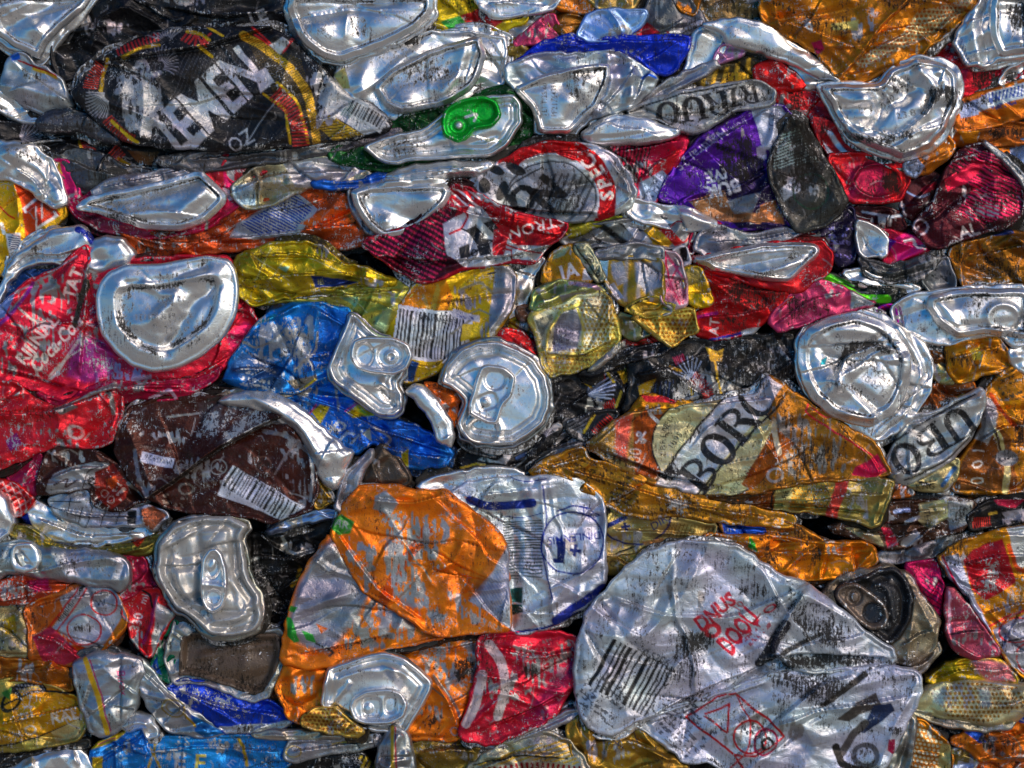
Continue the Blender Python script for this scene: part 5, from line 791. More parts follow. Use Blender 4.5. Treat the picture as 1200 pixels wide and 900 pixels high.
o = K('silver lid folded over with its pull tab, beside the bright blue can', "384,432 398,398 410,367 421,369 437,385 446,391 470,399 480,420 476,442 468,452 475,463 473,481 462,490 442,488 428,476 406,459 389,447", 29, 'a0a2a6', metal=1, mat='clean')
l = LD(o, "384,431 398,398 410,367 420,370 436,386 444,392 470,400 478,420 474,440 466,450 473,462 472,480 462,488 442,486 428,475 408,459 390,446", 34, f=[('g', "414,376 400,420 404,450", -5, 6), ('g', "448,450 462,460 472,474", 5, 5), ('g', "446,456 456,468 468,478", -3, 3)], art=lambda a: a.smear("452,480 466,476 464,488 450,486", .7))
TAB(l, "411,410 414,399 428,394 460,395 479,403 484,417 477,433 460,440 433,437 417,431 411,420", 46, [(427, 416, 11, 14, 0, -3.5), (457, 417, 15, 14, 0, -2.5), (458, 418, 7, 7, 0, 4), (458, 418, 3.5, 3.5, 0, -2)])
o = K('round silver lid with a long pull tab pointing down, centre of the photo', "514,452 520,428 540,407 560,399 585,398 607,407 627,417 641,440 648,462 646,482 637,499 621,514 600,524 575,524 555,522 540,512 535,495 545,470 530,455", 30, 'a8a8aa', metal=1, mat='clean')
l = LD(o, "516,450 522,429 541,409 560,401 585,400 605,408 625,419 639,440 645,462 643,480 635,497 619,511 600,521 575,521 555,519 541,509 536,495 546,470 531,455", 36, pk=1.1, f=[('o', 567, 503, 20, 17, 0, 2.5, 2.5), ('p', 566, 503, 17, 14, 0, -3), ('g', "522,440 548,420 580,412", -4, 5)], art=lambda a: a.smear("586,508 606,508 596,516", .6).smear("600,408 620,424 616,416", .6))
TAB(l, "553,462 557,445 563,430 571,427 590,430 605,441 600,465 590,475 583,497 570,496 549,485 549,473", 47, [(580, 445, 12.5, 12.5, 0, -2.5), (572, 470, 11, 9.5, -20, -2, 4), (569, 471, 4.5, 4.5, 0, 3)])
o = K('silver crescent shaped lid edge with an orange side between the two lids', "495,450 516,452 537,465 536,494 526,510 512,490", 30, 'e06c0c', metal=.75, f=[('l', "505,456 524,474", 5, 6)])
sheet('can_end', grow=0, tilt=(0, 0), pts="473,459 486,448 498,451 514,469 530,491 534,512 527,526 512,517 503,493 487,472", z=37, mat='end', parent=o, bulge=10, roll=10, cr=(.5, 1.2), fine=.3, art=lambda a: a.smear("496,456 504,456 520,476 514,478", .6).smear("524,494 530,496 530,510", .6))
# ------------------------------------------------------------------ brown cans
K('broad silver can neck curving over the brown barcoded can', "256,473 270,462 300,459 327,463 353,478 388,511 413,531 408,543 393,574 378,564 364,535 350,507 318,486 290,476", 31, bulge=10, roll=11, cr=(.6, 1.3), f=[('g', "300,468 346,492 380,540", 5, 6), ('g', "300,474 340,500 368,550", -4, 4)])
K('gold dotted sliver between the silver neck and the brown can', "364,532 374,546 386,566 394,586 372,598 360,580", 25, 'a88434', metal=.95, art=lambda a: a.dots("364,532 394,586 372,598", 4, .25, '584018'))
K('crumpled dark fold beneath the bright red can', "222,456 250,436 277,417 297,440 300,456 262,464 238,468", 17, '5c5a58', metal=.95, dirt=.25, f=[('l', "236,460 280,440", 5, 6)], art=lambda a: a.line("276,424 290,430", 2, 'c06018'))
K('thin pale folded edges above the silver neck', "246,470 262,460 300,450 320,460 345,462 330,466 300,462 270,468", 24, 'a89c84', metal=.95, bulge=5, roll=4, f=[('l', "262,464 310,456", 4, 4)])
def art_brown(a):
    a.scuff("150,500 180,560 190,590 160,580", .4, '8c888c').scuff("320,500 364,520 368,590 330,600", .4, '8c888c')
    a.line("136,568 172,584 208,562 253,528 316,494 345,488", 5, '38281e')
    for q in ("232,472 246,470 262,488 240,510", "250,474 262,472 256,500 244,514", "268,474 284,474 262,504 246,520", "290,478 304,482 270,516 254,522", "262,508 308,486 318,494 262,522"): a.poly(q, '7c767a', .95, 2, .35).worn(q, .75)
    a.line("196,490 220,486 236,484", 2, '98908c').line("300,500 326,494 350,500", 3, '948c8c').line("160,528 166,560 176,580", 5, '98949a', .9, k=.8)
    a.poly("169,528 206,538 204,549 167,540", 'b0b8cc', .4).text('MRG926', 187, 538, 6.5, 165, '202430').text('Produits Zellic', 184, 526, 4.5, 170, '8c7c70').text('Lindsley Reilly', 188, 558, 5, 170, '807064').ring(213, 545, 5, 5, 0, 1.2, '988c84').ring(226, 548, 4, 4, 0, 1.2, '887c74').ring(256, 547, 9, 9, 0, 1.3, 'a49c96').text('AL', 256, 547, 9, -15, 'a8a098').ring(219, 572, 8, 6, 0, 2.5, '8c847c', k=.8).ring(308, 545, 10, 9, 0, 2, '8c6450', k=.7)
    a.text('NUTRITION', 240, 556, 5, -35, '988c84').text('FACTS', 238, 564, 4.5, -35, '988c84').poly("272,545 356,593 330,608 254,579", 'ccd2de', .4).barcode(306, 580, 88, 26, -31, '060607', None, 12, step=1.8).text('80252 08055', 312, 569, 7, -31, '16161c').lines_of_text(205, 590, 34, 3, 5, -8, '8c7a70').line("244,470 260,466", 3, '40302a')
    a.line("310,506 340,512 360,530", 5, '8c8890', .9, k=.6).line("322,556 336,530 350,516", 2.5, '8c7c78').line("360,520 366,556 362,586", 4, '9a9aa0')
K('large brown can with a small barcode and scratched grey star', "135,531 140,502 153,480 185,467 240,464 285,469 316,482 340,497 361,514 368,540 371,574 365,597 340,604 318,611 300,607 250,601 200,596 186,586 172,581 160,566", 29, '4a1e10', metal=.7, cr=(.7, 1.3), wear=.02, smooth=1, f=[('l', "345,486 316,494 253,527 208,562 172,586 140,570", 11, 16), ('r', "150,500 176,560 184,584", 5, 9), ('r', "330,492 362,530 366,580", 5, 8)], art=art_brown)
def art_brown2(a):
    a.poly("54,576 64,556 92,544 112,542 128,544 118,560 104,572 60,580", 'a4a2a8', .85).line("66,568 82,560 78,572 92,562", 2, '503c3c').text('es', 110, 560, 15, 30, '2c2420', bold=.02).line("98,572 104,552 116,548", 1.4, '403030').poly("112,554 132,544 152,568 148,584 130,596 112,582", '8c2010', .7).lines_of_text(140, 574, 18, 4, 4, 40, 'c8a8a0').poly("124,562 136,558 140,566 130,574", 'c85010').ring(122, 578, 4, 4, 0, 1, 'c0a8a0').ring(130, 585, 4, 4, 0, 1, 'c0a8a0').line("70,530 80,526 90,532", 2, '8c7870').line("150,566 166,580", 4, '9c8c84')
K('small brown can with a silver flap and an orange red label patch', "45,579 46,556 56,528 69,519 88,522 112,530 133,543 152,547 164,566 172,584 149,596 128,598 110,590 106,572 60,579", 28, '40190f', metal=.7, f=[('l', "60,560 90,548 130,546", 8, 9), ('r', "112,534 150,584", 4, 7)], art=art_brown2)
K('silver can strip with a thin black grid below the small brown can', "56,584 80,577 100,573 116,590 133,599 157,596 172,591 199,603 188,614 176,622 168,614 101,618 64,601", 26, 'aeb2ba', metal=.95, cr=(1.1, .8), f=[('l', "70,596 110,604 160,606", 5, 8)], art=lambda a: a.lines("60,594 100,606 160,606|100,618 112,588|118,616 124,596|136,614 142,598|80,604 84,584|92,612 98,594|60,588 96,588", 1.2, '1c1c1e').poly("164,596 180,592 196,604 178,622 170,614", '8a5034').poly("150,600 160,598 160,614 150,614", '202428'))
# ------------------------------------------------------------------ red cans on the left
def art_red(a):
    a.scuff("10,340 90,310 100,360 60,440 0,440", .3).scuff("100,400 140,420 200,450 110,460", .5, 'b09ab8')
    a.poly("84,404 98,392 122,398 134,420 130,440 100,448 80,440", 'b03890', .8, 4, .8).worn("96,396 122,402 128,430 100,444", .7).text('RIJINAL', 46, 397, 14.5, 53, 'f0d4d0', .1, bold=.03, sx=1.0).text('TAT', 87, 332, 14, 70, 'f0d4d0', .1, bold=.03, sx=1.0).text('Coca-Cola', 68, 401, 17, 48, 'f4dcd4', .1, bold=.02, shear=.4, sx=.8).line("44,428 46,442 56,446 70,434 94,398", 3.2, 'ecd4cc').line("58,440 80,420 96,410", 2, 'ecd4cc').lines_of_text(92, 394, 60, 3, 3, 52, 'd8a0b0').line("102,330 92,366 90,380", 7, '5c5648', .9).line("20,344 60,322 90,300", 2, 'a8a4b4')
    a.lines("14,366 30,346 36,340|24,360 40,376 60,380|60,330 70,336 76,350|16,380 30,384 34,400", 3, 'a09c98', 1).poly("-8,352 20,345 8,372 -8,378", '7088b8').smear("90,340 106,330 104,360 92,380", .8).line("-4,385 12,372 30,350 40,332", 4, '9c2c90').line("280,330 298,378 288,392", 5, 'c01840').poly("262,392 284,376 300,384 270,412", 'c82070', .8, 2, .6)
o = K('large red and pink can with white words and a round silver bottom', "-8,374 10,352 35,330 72,315 92,294 102,286 107,302 100,328 125,310 170,304 262,300 282,318 285,350 302,382 291,402 264,427 241,440 215,455 180,462 150,455 130,447 105,458 82,470 60,462 30,450 -8,446", 22, 'de2040', metal=.75, cr=(1, 1.2), wear=.03, f=[('l', "106,304 104,340 100,390 94,440", 5, 6), ('l', "20,400 50,380 90,376", 5, 10), ('r', "10,370 60,340 90,310", 5, 10), ('l', "-4,430 40,440 80,452", -7, 9), ('l', "150,448 220,446 270,414", 6, 8), ('r', "284,340 298,384", 6, 6)], art=art_red)
EN(o, "113,348 117,332 128,319 149,310 165,310 187,310 213,305 240,300 267,304 276,316 280,340 277,369 262,396 236,418 208,432 181,436 155,429 136,413 119,391 114,369", 34, pk=1.3, pa=.8, rag=.3, cr=(.2, 1.3),
   f=[('g', "172,334 190,344 206,344 204,352 184,372", 5, 6), ('g', "250,336 228,356 212,380 196,410", -7, 8), ('g', "160,380 190,376 206,356", 4, 10), ('d', 226, 330, 22, 8, -15, 5), ('g', "150,332 200,330 240,312", -4, 5)],
   art=lambda a: a.text('6190821131', 184, 371, 7, 181, '35373e', flip=False).text('22  0627', 202, 352, 7, 181, '35373e').smear("146,330 152,324 158,350 146,392 140,370", .6).smear("148,326 200,330 244,312 244,306 200,318 160,318", .6).smear("160,408 196,424 236,400 230,396 196,414 166,402", .7).line("192,368 230,372", 0.1, '808080'))
K('folded magenta red rim strip below the big red can', "40,457 82,472 100,456 130,446 160,449 200,446 232,446 262,428 250,446 216,466 184,470 160,464 142,475 134,459 100,467 82,478 60,474", 25, 'c01448', metal=.8, cr=(1.2, .7), f=[('l', "90,462 140,452 220,452", 6, 6), ('g', "84,472 110,462 134,454", 5, 3)], art=lambda a: a.line("84,474 112,460 136,450", 5, 'b0a8a0', .95).line("176,466 200,456 206,466", 4, 'd8b0c8').worn("140,452 180,448 160,462", .4))
K('scarred red can with a white ring letter at the left edge', "-8,450 16,446 35,465 66,478 90,467 120,459 136,453 144,466 142,486 134,502 128,521 90,525 66,521 48,529 16,542 -8,551", 28, 'da2434', metal=.75, cr=(1.3, .9), wear=.2, f=[('l', "-4,486 60,482 120,462", 9, 12), ('r', "68,480 74,500 60,516", 6, 7), ('r', "118,462 136,484 130,500", 6, 5)], art=lambda a: a.ring(89, 506, 8, 7, 0, 3.4, 'e0c8c0').line("98,514 104,508", 2, 'e0c8c0').poly("64,478 84,472 94,478 74,486", '94908e', 1).poly("8,516 22,506 28,520 14,528", 'a02078').line("120,456 130,462 132,484", 5, '9c9890', 1))
K('magenta red corner under the scarred red can', "8,556 28,542 49,528 47,556 39,583 26,579 11,565", 22, 'b0184c', metal=.75, f=[('r', "46,534 24,570", 4, 6)])
K('red chip with a pale grid beside the silver sliver', "-8,560 18,567 41,584 18,609 8,586", 25, 'c8141c', metal=.75, art=lambda a: a.stripes("-8,560 18,567 41,584 18,609", 60, 7, .18, 'd8b0b0').stripes("-8,560 18,567 41,584 18,609", -20, 7, .18, 'd8b0b0'))
K('rounded silver sliver low on the left edge', "-8,572 6,580 16,606 12,626 0,633 -8,636", 30, mat='clean', bulge=11, roll=12)
# ------------------------------------------------------------------ lower left
K('pale blue silver fold above the olive gold strip', "24,600 40,585 62,598 90,616 130,620 172,618 182,626 128,636 101,642 60,632 36,616", 20, mat='end', f=[('l', "44,606 100,628 170,624", 5, 8)], art=lambda a: a.smear("60,610 100,624 90,632 60,620", .4).poly("20,606 34,600 40,616 30,618", '1838a8'))
K('twisting olive gold strip leading to the mangled lid', "12,628 24,614 40,620 62,637 93,646 115,643 160,638 190,623 184,640 172,650 135,648 93,654 54,641 30,634", 24, '8c803c', metal=1, bulge=6, roll=5, f=[('l', "30,622 60,636 110,646 170,636", 4, 4)], art=lambda a: a.poly("150,632 172,626 162,640", 'c83010').dots("20,618 60,634 100,648 60,646", 3.6, .28, 'c09820'))
o = K('grey silver can lying along the left edge with a round knob', "-8,638 20,634 37,633 50,641 80,644 107,645 139,649 154,662 152,684 137,694 128,686 107,686 80,680 42,676 15,670 -8,682", 27, 'a8aab0', metal=.95, mat='end', bulge=11, roll=14, art=lambda a: a.smear("60,650 120,654 130,676 80,674", .5))
sheet('can_end', grow=0, tilt=(0, 0), pts="12,645 20,637 34,636 46,643 49,656 42,668 30,671 18,668 12,658", z=34, mat='end', parent=o, bulge=4, roll=5, cr=(.4, 1), f=[('g', "24,648 26,660 34,662", -3, 2)])
K('pink red crumpled fragment above the red band with 330 ml', "133,643 150,639 170,655 177,680 188,692 174,698 158,703 146,709 140,700 150,686 155,666", 24, 'c4204c', metal=.75, cr=(1.3, .7), wear=.12, art=lambda a: a.lines_of_text(152, 692, 24, 2, 5, 70, 'd8a0b0').worn("140,645 160,650 160,666 150,662", .6))
K('red band with white 330 ml standing beside the mangled lid', "140,706 158,700 171,690 187,687 193,705 206,719 192,738 176,772 160,758 149,731", 27, 'd4202c', metal=.75, cr=(.9, .9), f=[('r', "188,690 176,740 174,768", 5, 7)], art=lambda a: a.text('330', 160, 729, 11, 72, 'ecd0cc', bold=.02).text('ml', 169, 703, 9, 72, 'ecd0cc').poly("186,706 206,718 192,738 178,772 180,740", 'a8a8ac', .9).line("184,704 178,730 170,752", 4, 'a81860').line("168,692 176,698 180,712", 3, '201414'))
K('orange and pink worn strip along the left edge', "-8,684 30,674 80,678 96,684 88,690 60,700 28,706 -8,708", 23, 'c04a28', metal=.75, wear=.25, cr=(1.2, .7), f=[('l', "0,690 40,684 90,684", 5, 7)], art=lambda a: a.poly("30,682 56,678 60,690 40,694", 'c01c60').poly("60,684 90,684 84,690 60,696", 'd05818'))
def art_or(a):
    a.poly("70,700 98,686 133,690 142,704 150,728 132,746 112,764 96,756 62,736 76,716", 'a9aab2', .75).line("92,690 72,718 58,736", 2, 'c02020').line("102,690 84,718 66,742", 2, 'c02020').text('degildir', 78, 715, 7.5, 52, '24262c').ring(99, 738, 19, 17, 0, 1.8, 'c82020').smear("88,730 112,732 110,744 90,742", 1.3).ring(122, 706, 15, 14, 0, 1.8, 'c82020').text('W', 118, 706, 8, 5, '20263c').poly("120,756 144,720 150,730 134,752 112,768", 'd87c14').line("60,740 84,752 112,768", 2.4, 'd04018')
    a.poly("38,746 60,734 84,756 98,770 76,778 52,774", 'b82c48').worn("44,744 70,744 90,768 60,774", .5).line("94,692 102,684", 4, '202020')
K('orange can with a white warning panel and red rings, lower left', "28,712 60,697 95,684 131,689 143,702 151,728 142,743 112,767 93,780 56,774 34,771 36,740", 25, 'c0641c', metal=.8, cr=(.8, 1), f=[('l', "36,742 70,750 100,774", 5, 8), ('r', "142,706 150,730 130,752", 5, 6), ('l', "40,712 80,700 130,694", 5, 7)], art=art_or)
K('pale gold and silver scraped can left of the warning panel', "-8,710 28,706 37,735 35,769 -8,766", 22, 'a09468', metal=.95, wear=.2, cr=(1.4, .8), art=lambda a: a.poly("4,726 18,720 20,740 6,744", 'a88c1c').line("0,700 16,706 24,716", 2, '18181a').lines_of_text(12, 756, 24, 2, 4, 0, '303030'))
K('dull orange crumpled strip under the warning panel', "-8,772 32,774 70,771 84,787 86,812 56,801 26,797 -8,795", 24, 'b06c1c', metal=.85, cr=(1.6, .7), f=[('l', "0,784 40,786 76,780", 6, 6)])
def art_gold(a):
    a.poly("-8,820 20,812 60,806 96,818 92,844 60,860 0,872", 'c08c10', .85).line("6,826 40,810 90,812", 2.5, '1c1a18').line("0,874 50,862 94,842", 2, '1c1a18').text('RAL', 76, 838, 13, 12, 'd8ccc0', bold=.02).text('O', 36, 854, 13, 10, 'b8b0ac').ring(14, 822, 9, 12, 30, 4, '28281c').line("14,808 46,800 52,808", 6, '20201e').dots("18,802 50,798 52,812 20,812", 4, .3, '888888').worn("20,812 46,808 40,838 20,846", .6).poly("2,812 14,806 12,820", '4c7c30').poly("60,858 92,842 94,862 66,870", 'c8b478')
K('yellow gold can with white capitals and black arcs in the lower left', "-8,797 20,796 40,799 66,806 90,817 102,846 94,865 64,873 30,878 -8,882", 26, 'a8964c', metal=.95, f=[('l', "0,846 50,836 96,826", 5, 9)], art=art_gold)
K('silver white can with a yellow and pink line and pink script', "85,781 97,772 112,766 130,766 150,767 165,772 170,786 161,806 160,832 145,853 118,865 106,856 95,828", 30, 'a9abb0', metal=.9, mat='end', cr=(.9, 1), fine=.5, bulge=11, roll=14, art=lambda a: a.line("102,772 112,800 120,828 126,858", 6, 'd0a818', .5).line("107,772 116,798 124,828 130,856", 1.4, 'd03070').text('Birox', 145, 800, 10, -80, 'c83878').smear("90,790 100,786 108,826 104,850 98,830", .7).smear("150,770 170,780 162,800 152,784", .5))
K('silver can with a blue tail and a faint yellow ring, lower left', "146,770 166,772 178,784 190,800 210,820 232,838 264,859 240,864 198,858 180,838 163,808 160,792", 28, 'a8aab0', metal=.95, mat='end', wear=.05, f=[('l', "164,784 196,812 230,844", 6, 9)], art=lambda a: a.ring(204, 829, 13, 10, 20, 1.5, 'a08820').ring(204, 829, 8, 6, 20, 1, 'a08820').poly("224,836 264,858 240,864 228,856", '2470b0').line("218,836 228,850", 2.5, 'c8a020').smear("150,774 170,780 166,806 158,800", .8).stripes("158,796 166,790 166,820 160,816", 10, 4, .5, 'a08830'))
K('curled silver lip between white can and sky blue cans', "140,852 150,840 160,835 180,840 186,862 172,866 166,852 152,856", 30, bulge=7, roll=6)
K('narrow green can wall left of the dusty can bottom', "176,782 184,756 192,738 208,722 208,760 202,802 188,792", 24, '0a6c4c', metal=.85, art=lambda a: a.poly("176,784 184,770 190,790", '1858b0').poly("176,760 186,742 184,768", '9a9a98'))
o = K('dusty open can bottom caked with brown dirt below the mangled lid', "194,776 197,750 210,720 228,738 262,746 300,742 330,737 335,768 328,794 313,817 296,822 270,811 240,801 220,797 204,802", 26, 'b0b0ac', metal=1)
end_(o, "210,792 212,748 232,738 262,747 300,743 326,742 330,768 322,792 310,810 296,814 270,804 240,794 220,791", z=25, mat='dull', prof=([0, 3, 9, 40], [4, 2, -6, -7]), pa=1, col='5c4a3a', metal=.05, wear=-.5, cr=(.4, 1.2), dirt=.2, f=[('d', 290, 776, 46, 22, -12, 7), ('g', "236,770 262,762 320,756", 3, 5)])
o = K('mangled tan silver lid with a bent pull tab, left of the orange can', "182,668 185,634 202,614 229,605 267,603 294,616 285,631 290,653 293,678 306,694 311,720 302,739 278,748 245,747 228,729 202,712 186,682", 33, 'a09c94', metal=1, mat='clean', f=[('l', "196,660 240,648 280,660", 6, 8)])
l = LD(o, "184,667 187,635 203,616 229,607 267,605 291,616 282,630 287,653 291,678 303,694 308,720 300,737 277,745 246,744 230,727 204,710 187,681", 39, pk=1.2, cr=(.9, .9), f=[('g', "200,640 226,622 262,622", 4, 5), ('g', "206,660 214,690 240,720", 5, 6), ('g', "276,640 270,680 284,716", -6, 7), ('g', "230,620 236,660 236,700", -5, 6), ('g', "246,728 280,722 298,706", 5, 4), ('g', "262,668 276,690 282,716", 5, 5), ('d', 252, 634, 18, 8, 0, 5)], art=lambda a: a.poly("184,600 310,600 310,750 184,750", 'b0a898', 1, 1, .5).smear("196,640 210,630 214,660 200,670", .3))
TAB(l, "235,676 237,655 245,643 254,642 261,650 266,668 267,692 262,711 250,719 240,714 236,700", 49, [(249, 666, 8, 12, 8, -4), (250, 700, 10, 9, 0, -4), (248, 662, 4, 7, 25, 3)], f=[('g', "238,684 264,688", 3, 4)])
K('blue silver arc of a can rim over the black can', "312,626 326,612 350,603 378,597 402,599 396,606 356,612 334,620", 22, '8c9cc0', metal=1, mat='clean', bulge=6, roll=6)
K('black can with pale flakes and yellow marks beside the orange can', "286,628 325,624 360,611 400,602 388,632 364,664 350,698 340,728 330,744 310,742 300,690", 14, '151517', metal=.6, cr=(1.6, .9), f=[('l', "296,650 340,654 380,640", 9, 12), ('l', "300,700 330,690 356,670", 8, 10)], art=lambda a: a.line("332,630 336,646 346,650 366,646", 4, 'a8a8a8', 1, k=.8).line("292,658 304,654", 3, 'b0b0b0').line("352,666 348,680 342,686", 5, 'd0a018').stripes("340,660 356,662 350,690 338,688", 70, 5, .35, '181818').poly("358,676 366,662 352,694", '901030').line("308,738 322,736 334,724", 3, 'a0a0a8'))
K('royal blue folded scrap under the dusty can bottom', "196,806 206,798 221,795 250,803 288,819 316,822 344,839 346,846 316,857 264,859 250,846 213,822", 25, '1040b8', metal=.8, cr=(1.2, .8), f=[('l', "210,808 260,826 330,838", 7, 9)], art=lambda a: a.worn("206,800 250,808 290,826 260,836 220,818", .8).poly("258,850 316,848 340,842 340,850 316,858 266,860", 'b0b4bc', .9).smear("270,850 300,850 290,856", 1))
K('sky blue can with white block letters on the bottom edge', "166,866 200,864 232,861 268,863 300,863 340,864 346,876 338,896 310,908 170,908", 24, '1c88cc', metal=.8, wear=.08, cr=(.7, 1), f=[('l', "170,880 240,874 330,880", 5, 8)], art=lambda a: a.text('E', 212, 891, 20, 0, 'b8b8bc', bold=.03).text('E', 236, 893, 22, 0, 'c8b45c', bold=.02).text('S', 220, 868, 12, 0, 'b0b4b8').text('m', 270, 894, 10, 60, 'a8c0d8').line("280,866 286,880 290,896", 4, 'c8a820').line("172,868 180,880 176,900", 3, 'c0a020').line("184,866 182,884 190,900", 3, 'c0a020').worn("240,864 266,864 262,880 246,878", .9))
K('blue and yellow crumpled can wedge on the bottom edge', "106,878 128,866 149,855 167,846 172,866 176,890 160,908 112,908", 26, '1c78c4', metal=.8, cr=(1.3, .7), f=[('l', "120,880 150,870 170,874", 6, 6)], art=lambda a: a.line("108,874 130,868 150,852", 7, 'c8aa18').line("116,872 136,864", 1.2, 'd05080').poly("108,886 120,886 122,908 108,908", 'c0a424').lines_of_text(146, 880, 24, 3, 4, 30, '90b8d8'))
K('dark thin squeezed edges near the lower left corner', "-8,882 40,876 80,868 106,866 104,876 60,884 10,896 -8,898", 22, '3c3a38', metal=.9, dirt=.3, bulge=5, roll=4, f=[('l', "0,888 60,878 100,872", 3, 3)])
K('grey silver can shoulder in the lower left corner', "4,908 30,890 54,879 88,876 100,884 112,908", 25, f=[('l', "86,876 96,900", 6, 7)])
# ------------------------------------------------------------------ the orange can
def art_orange1(a):
    a.poly("437,597 441,583 453,577 468,590 458,605", 'a0a0a8', .7).poly("389,612 402,604 416,612 412,626 400,628 390,620", '3c8c2c', .5).text('AR', 403, 615, 9, -15, 'a8a8a8').line("500,622 470,664 452,700", 13, 'c84408', .8, k=.7).line("456,604 480,644 506,680", 2, 'a09484', 1).worn("450,596 470,600 476,660 456,640", .6).worn("492,606 520,614 520,640 500,632", .5).worn("412,630 430,640 440,690 420,680", .9).worn("440,600 480,600 520,620 500,650 470,640", .75).worn("456,650 500,690 540,730 520,740 480,700", .6)
    a.scuff("440,596 480,600 530,612 526,640 490,640 450,630", .55).scuff("450,625 480,640 500,680 530,730 500,735 462,700 446,660", .5).scuff("408,625 440,640 444,690 425,680 405,650", .6).scuff("520,690 560,690 580,730 540,734", .35)
    a.poly("594,636 576,668 548,702 560,708 598,736", 'a3a6b4', .6).stripes("588,660 596,680 592,722 552,700", -32, 3, .35, '6c7cac', k=.6).text('NIHOJ NUK', 568, 727, 6.5, -24, 'd8c0a8').poly("572,650 592,640 560,696 548,700", 'a8602c', .9, 3, .6)
o = K('large glossy orange can with a grey patch and green tag, centre bottom', "402,596 420,571 440,570 465,571 492,577 521,575 541,590 567,611 584,624 592,640 594,680 598,736 560,740 520,744 498,737 460,710 425,692 405,657 388,627", 35.5, 'f48410', metal=.7, cr=(.75, 1.3), wear=-.1, smooth=1, bulge=5, f=[('r', "548,580 560,640 540,700", -5, 12), ('d', 520, 660, 14, 8, 20, 6), ('g', "540,640 530,660 506,668", 5, 5), ('l', "395,620 420,656 446,690 500,728", 6, 10), ('r', "452,600 506,684", 3, 6), ('l', "430,584 480,590 520,580", 6, 8), ('r', "540,604 580,640", 4, 8)], art=art_orange1)
def art_orange2(a):
    a.scuff("400,740 440,690 480,720 500,744 440,760 390,768", .55)
    a.poly("350,690 368,654 392,630 420,664 434,694 420,720 400,748 384,764 352,752 340,730", '9b9aa3', .85, 4).poly("392,630 408,650 424,676 404,664 388,640", 'c0c0c0', 1).line("390,624 410,660 440,694 470,712", 3, 'b8a890', 1).poly("337,722 343,724 352,750 346,752 338,744", '2c9c38', .6).poly("355,738 368,742 372,752 360,748", '2c9c38', .6).poly("342,710 350,712 346,718 340,716", '3c9030').poly("372,730 386,736 378,742", 'e07010').worn("430,700 480,734 440,752 410,744", .5).line("372,752 392,764 386,768", 3, '504840').smear("380,760 420,752 470,742 440,754 400,766", .5)
K('orange can side with a big bare grey patch and green leaves', "330,776 335,737 347,693 363,661 389,624 405,655 421,678 434,693 461,706 488,728 524,745 488,752 449,760 420,770 385,780 360,782", 34, 'f68412', metal=.7, cr=(.8, 1.2), wear=.0, smooth=1, f=[('r', "384,640 350,700 338,770", 4, 9), ('l', "350,766 400,756 460,742", -6, 8), ('l', "430,694 470,716 520,738", -5, 9)], art=art_orange2)
def art_orange3(a):
    a.scuff("486,752 566,748 560,800 520,806 490,780", .6).scuff("336,790 372,790 370,830 345,830", .35)
    a.worn("488,754 526,752 520,780 490,774", .9).worn("536,764 566,770 560,800 520,796", .5).line("508,792 530,820 540,846", 3, 'a09c94', 1).line("484,790 500,800 520,816", 2, '9c8c7c', 1).smear("530,776 548,770 552,790 536,800", 1.1).lines_of_text(552, 812, 40, 6, 4, 70, 'a8602c').ring(532, 856, 4, 5, 0, 1.4, 'b0b0c0').smear("498,846 516,836 520,838 500,850", 1.3)
o = K('orange can wrapped round a silver lid with an oval pull tab', "324,809 330,792 334,778 372,780 400,772 449,758 487,750 530,750 569,742 570,764 565,790 551,826 541,860 532,867 482,866 440,852 356,847 340,839", 27, 'f28414', metal=.75, cr=(1, 1), f=[('l', "506,790 526,820 540,856", 8, 9), ('g', "344,792 350,820 350,840", 6, 7), ('g', "334,800 362,790", -5, 6), ('l', "480,758 520,762 566,752", -5, 7)], art=art_orange3)
l = LD(o, "375,831 383,783 400,776 420,769 448,763 470,767 490,781 507,798 504,813 487,841 475,860 440,858 405,850", 33, pk=1.1, f=[('g', "384,830 400,812 410,800", 3, 3), ('d', 462, 786, 10, 5, 35, 5), ('g', "384,800 420,784 470,784", 4, 7), ('g', "376,830 386,786", 4, 4)], art=lambda a: a.smear("470,764 492,780 504,796 492,788", .6))
TAB(l, "409,830 413,817 427,809 455,806 471,811 478,825 474,840 457,849 428,849 415,844", 43, [(436, 829, 11, 11, 0, -3, 4), (457, 826, 7, 10, 0, -3, 3), (432, 830, 5, 5, 0, 3)])
def art_red2(a):
    a.scuff("590,755 676,750 670,800 600,790", .3)
    a.line("574,756 590,780 592,812 584,838", 11, 'c8b4b4', .3).line("566,790 560,820 548,846", 11, 'c8b4b4', .3).text('30ml', 663, 768, 12, 30, 'e0b8b4', bold=.01).ring(642, 781, 5.5, 5.5, 0, 1.5, 'e0b8b4').line("640,782 646,780", 1.3, 'e0b8b4').text('iste Kent', 660, 790, 7, 28, '301418', shear=.3).poly("648,790 674,768 660,816 636,850 612,840", 'a8205c', .8, 6, .6).lines_of_text(632, 762, 50, 3, 4, 15, 'a87870').smear("610,780 630,778 634,790 616,792", .9).lines_of_text(648, 822, 30, 1, 5, 35, 'c89090')
K('red pink can with a white ribbon and small print right of the orange can', "560,747 600,742 643,740 677,747 682,764 676,795 664,816 653,834 632,851 600,863 575,873 538,863 548,830 560,790", 31, 'cc1838', metal=.75, cr=(.9, 1.1), wear=.05, f=[('l', "570,850 610,836 660,812", -7, 9), ('l', "580,760 630,770 676,760", 5, 9), ('r', "610,800 640,830", 5, 7)], art=art_red2)
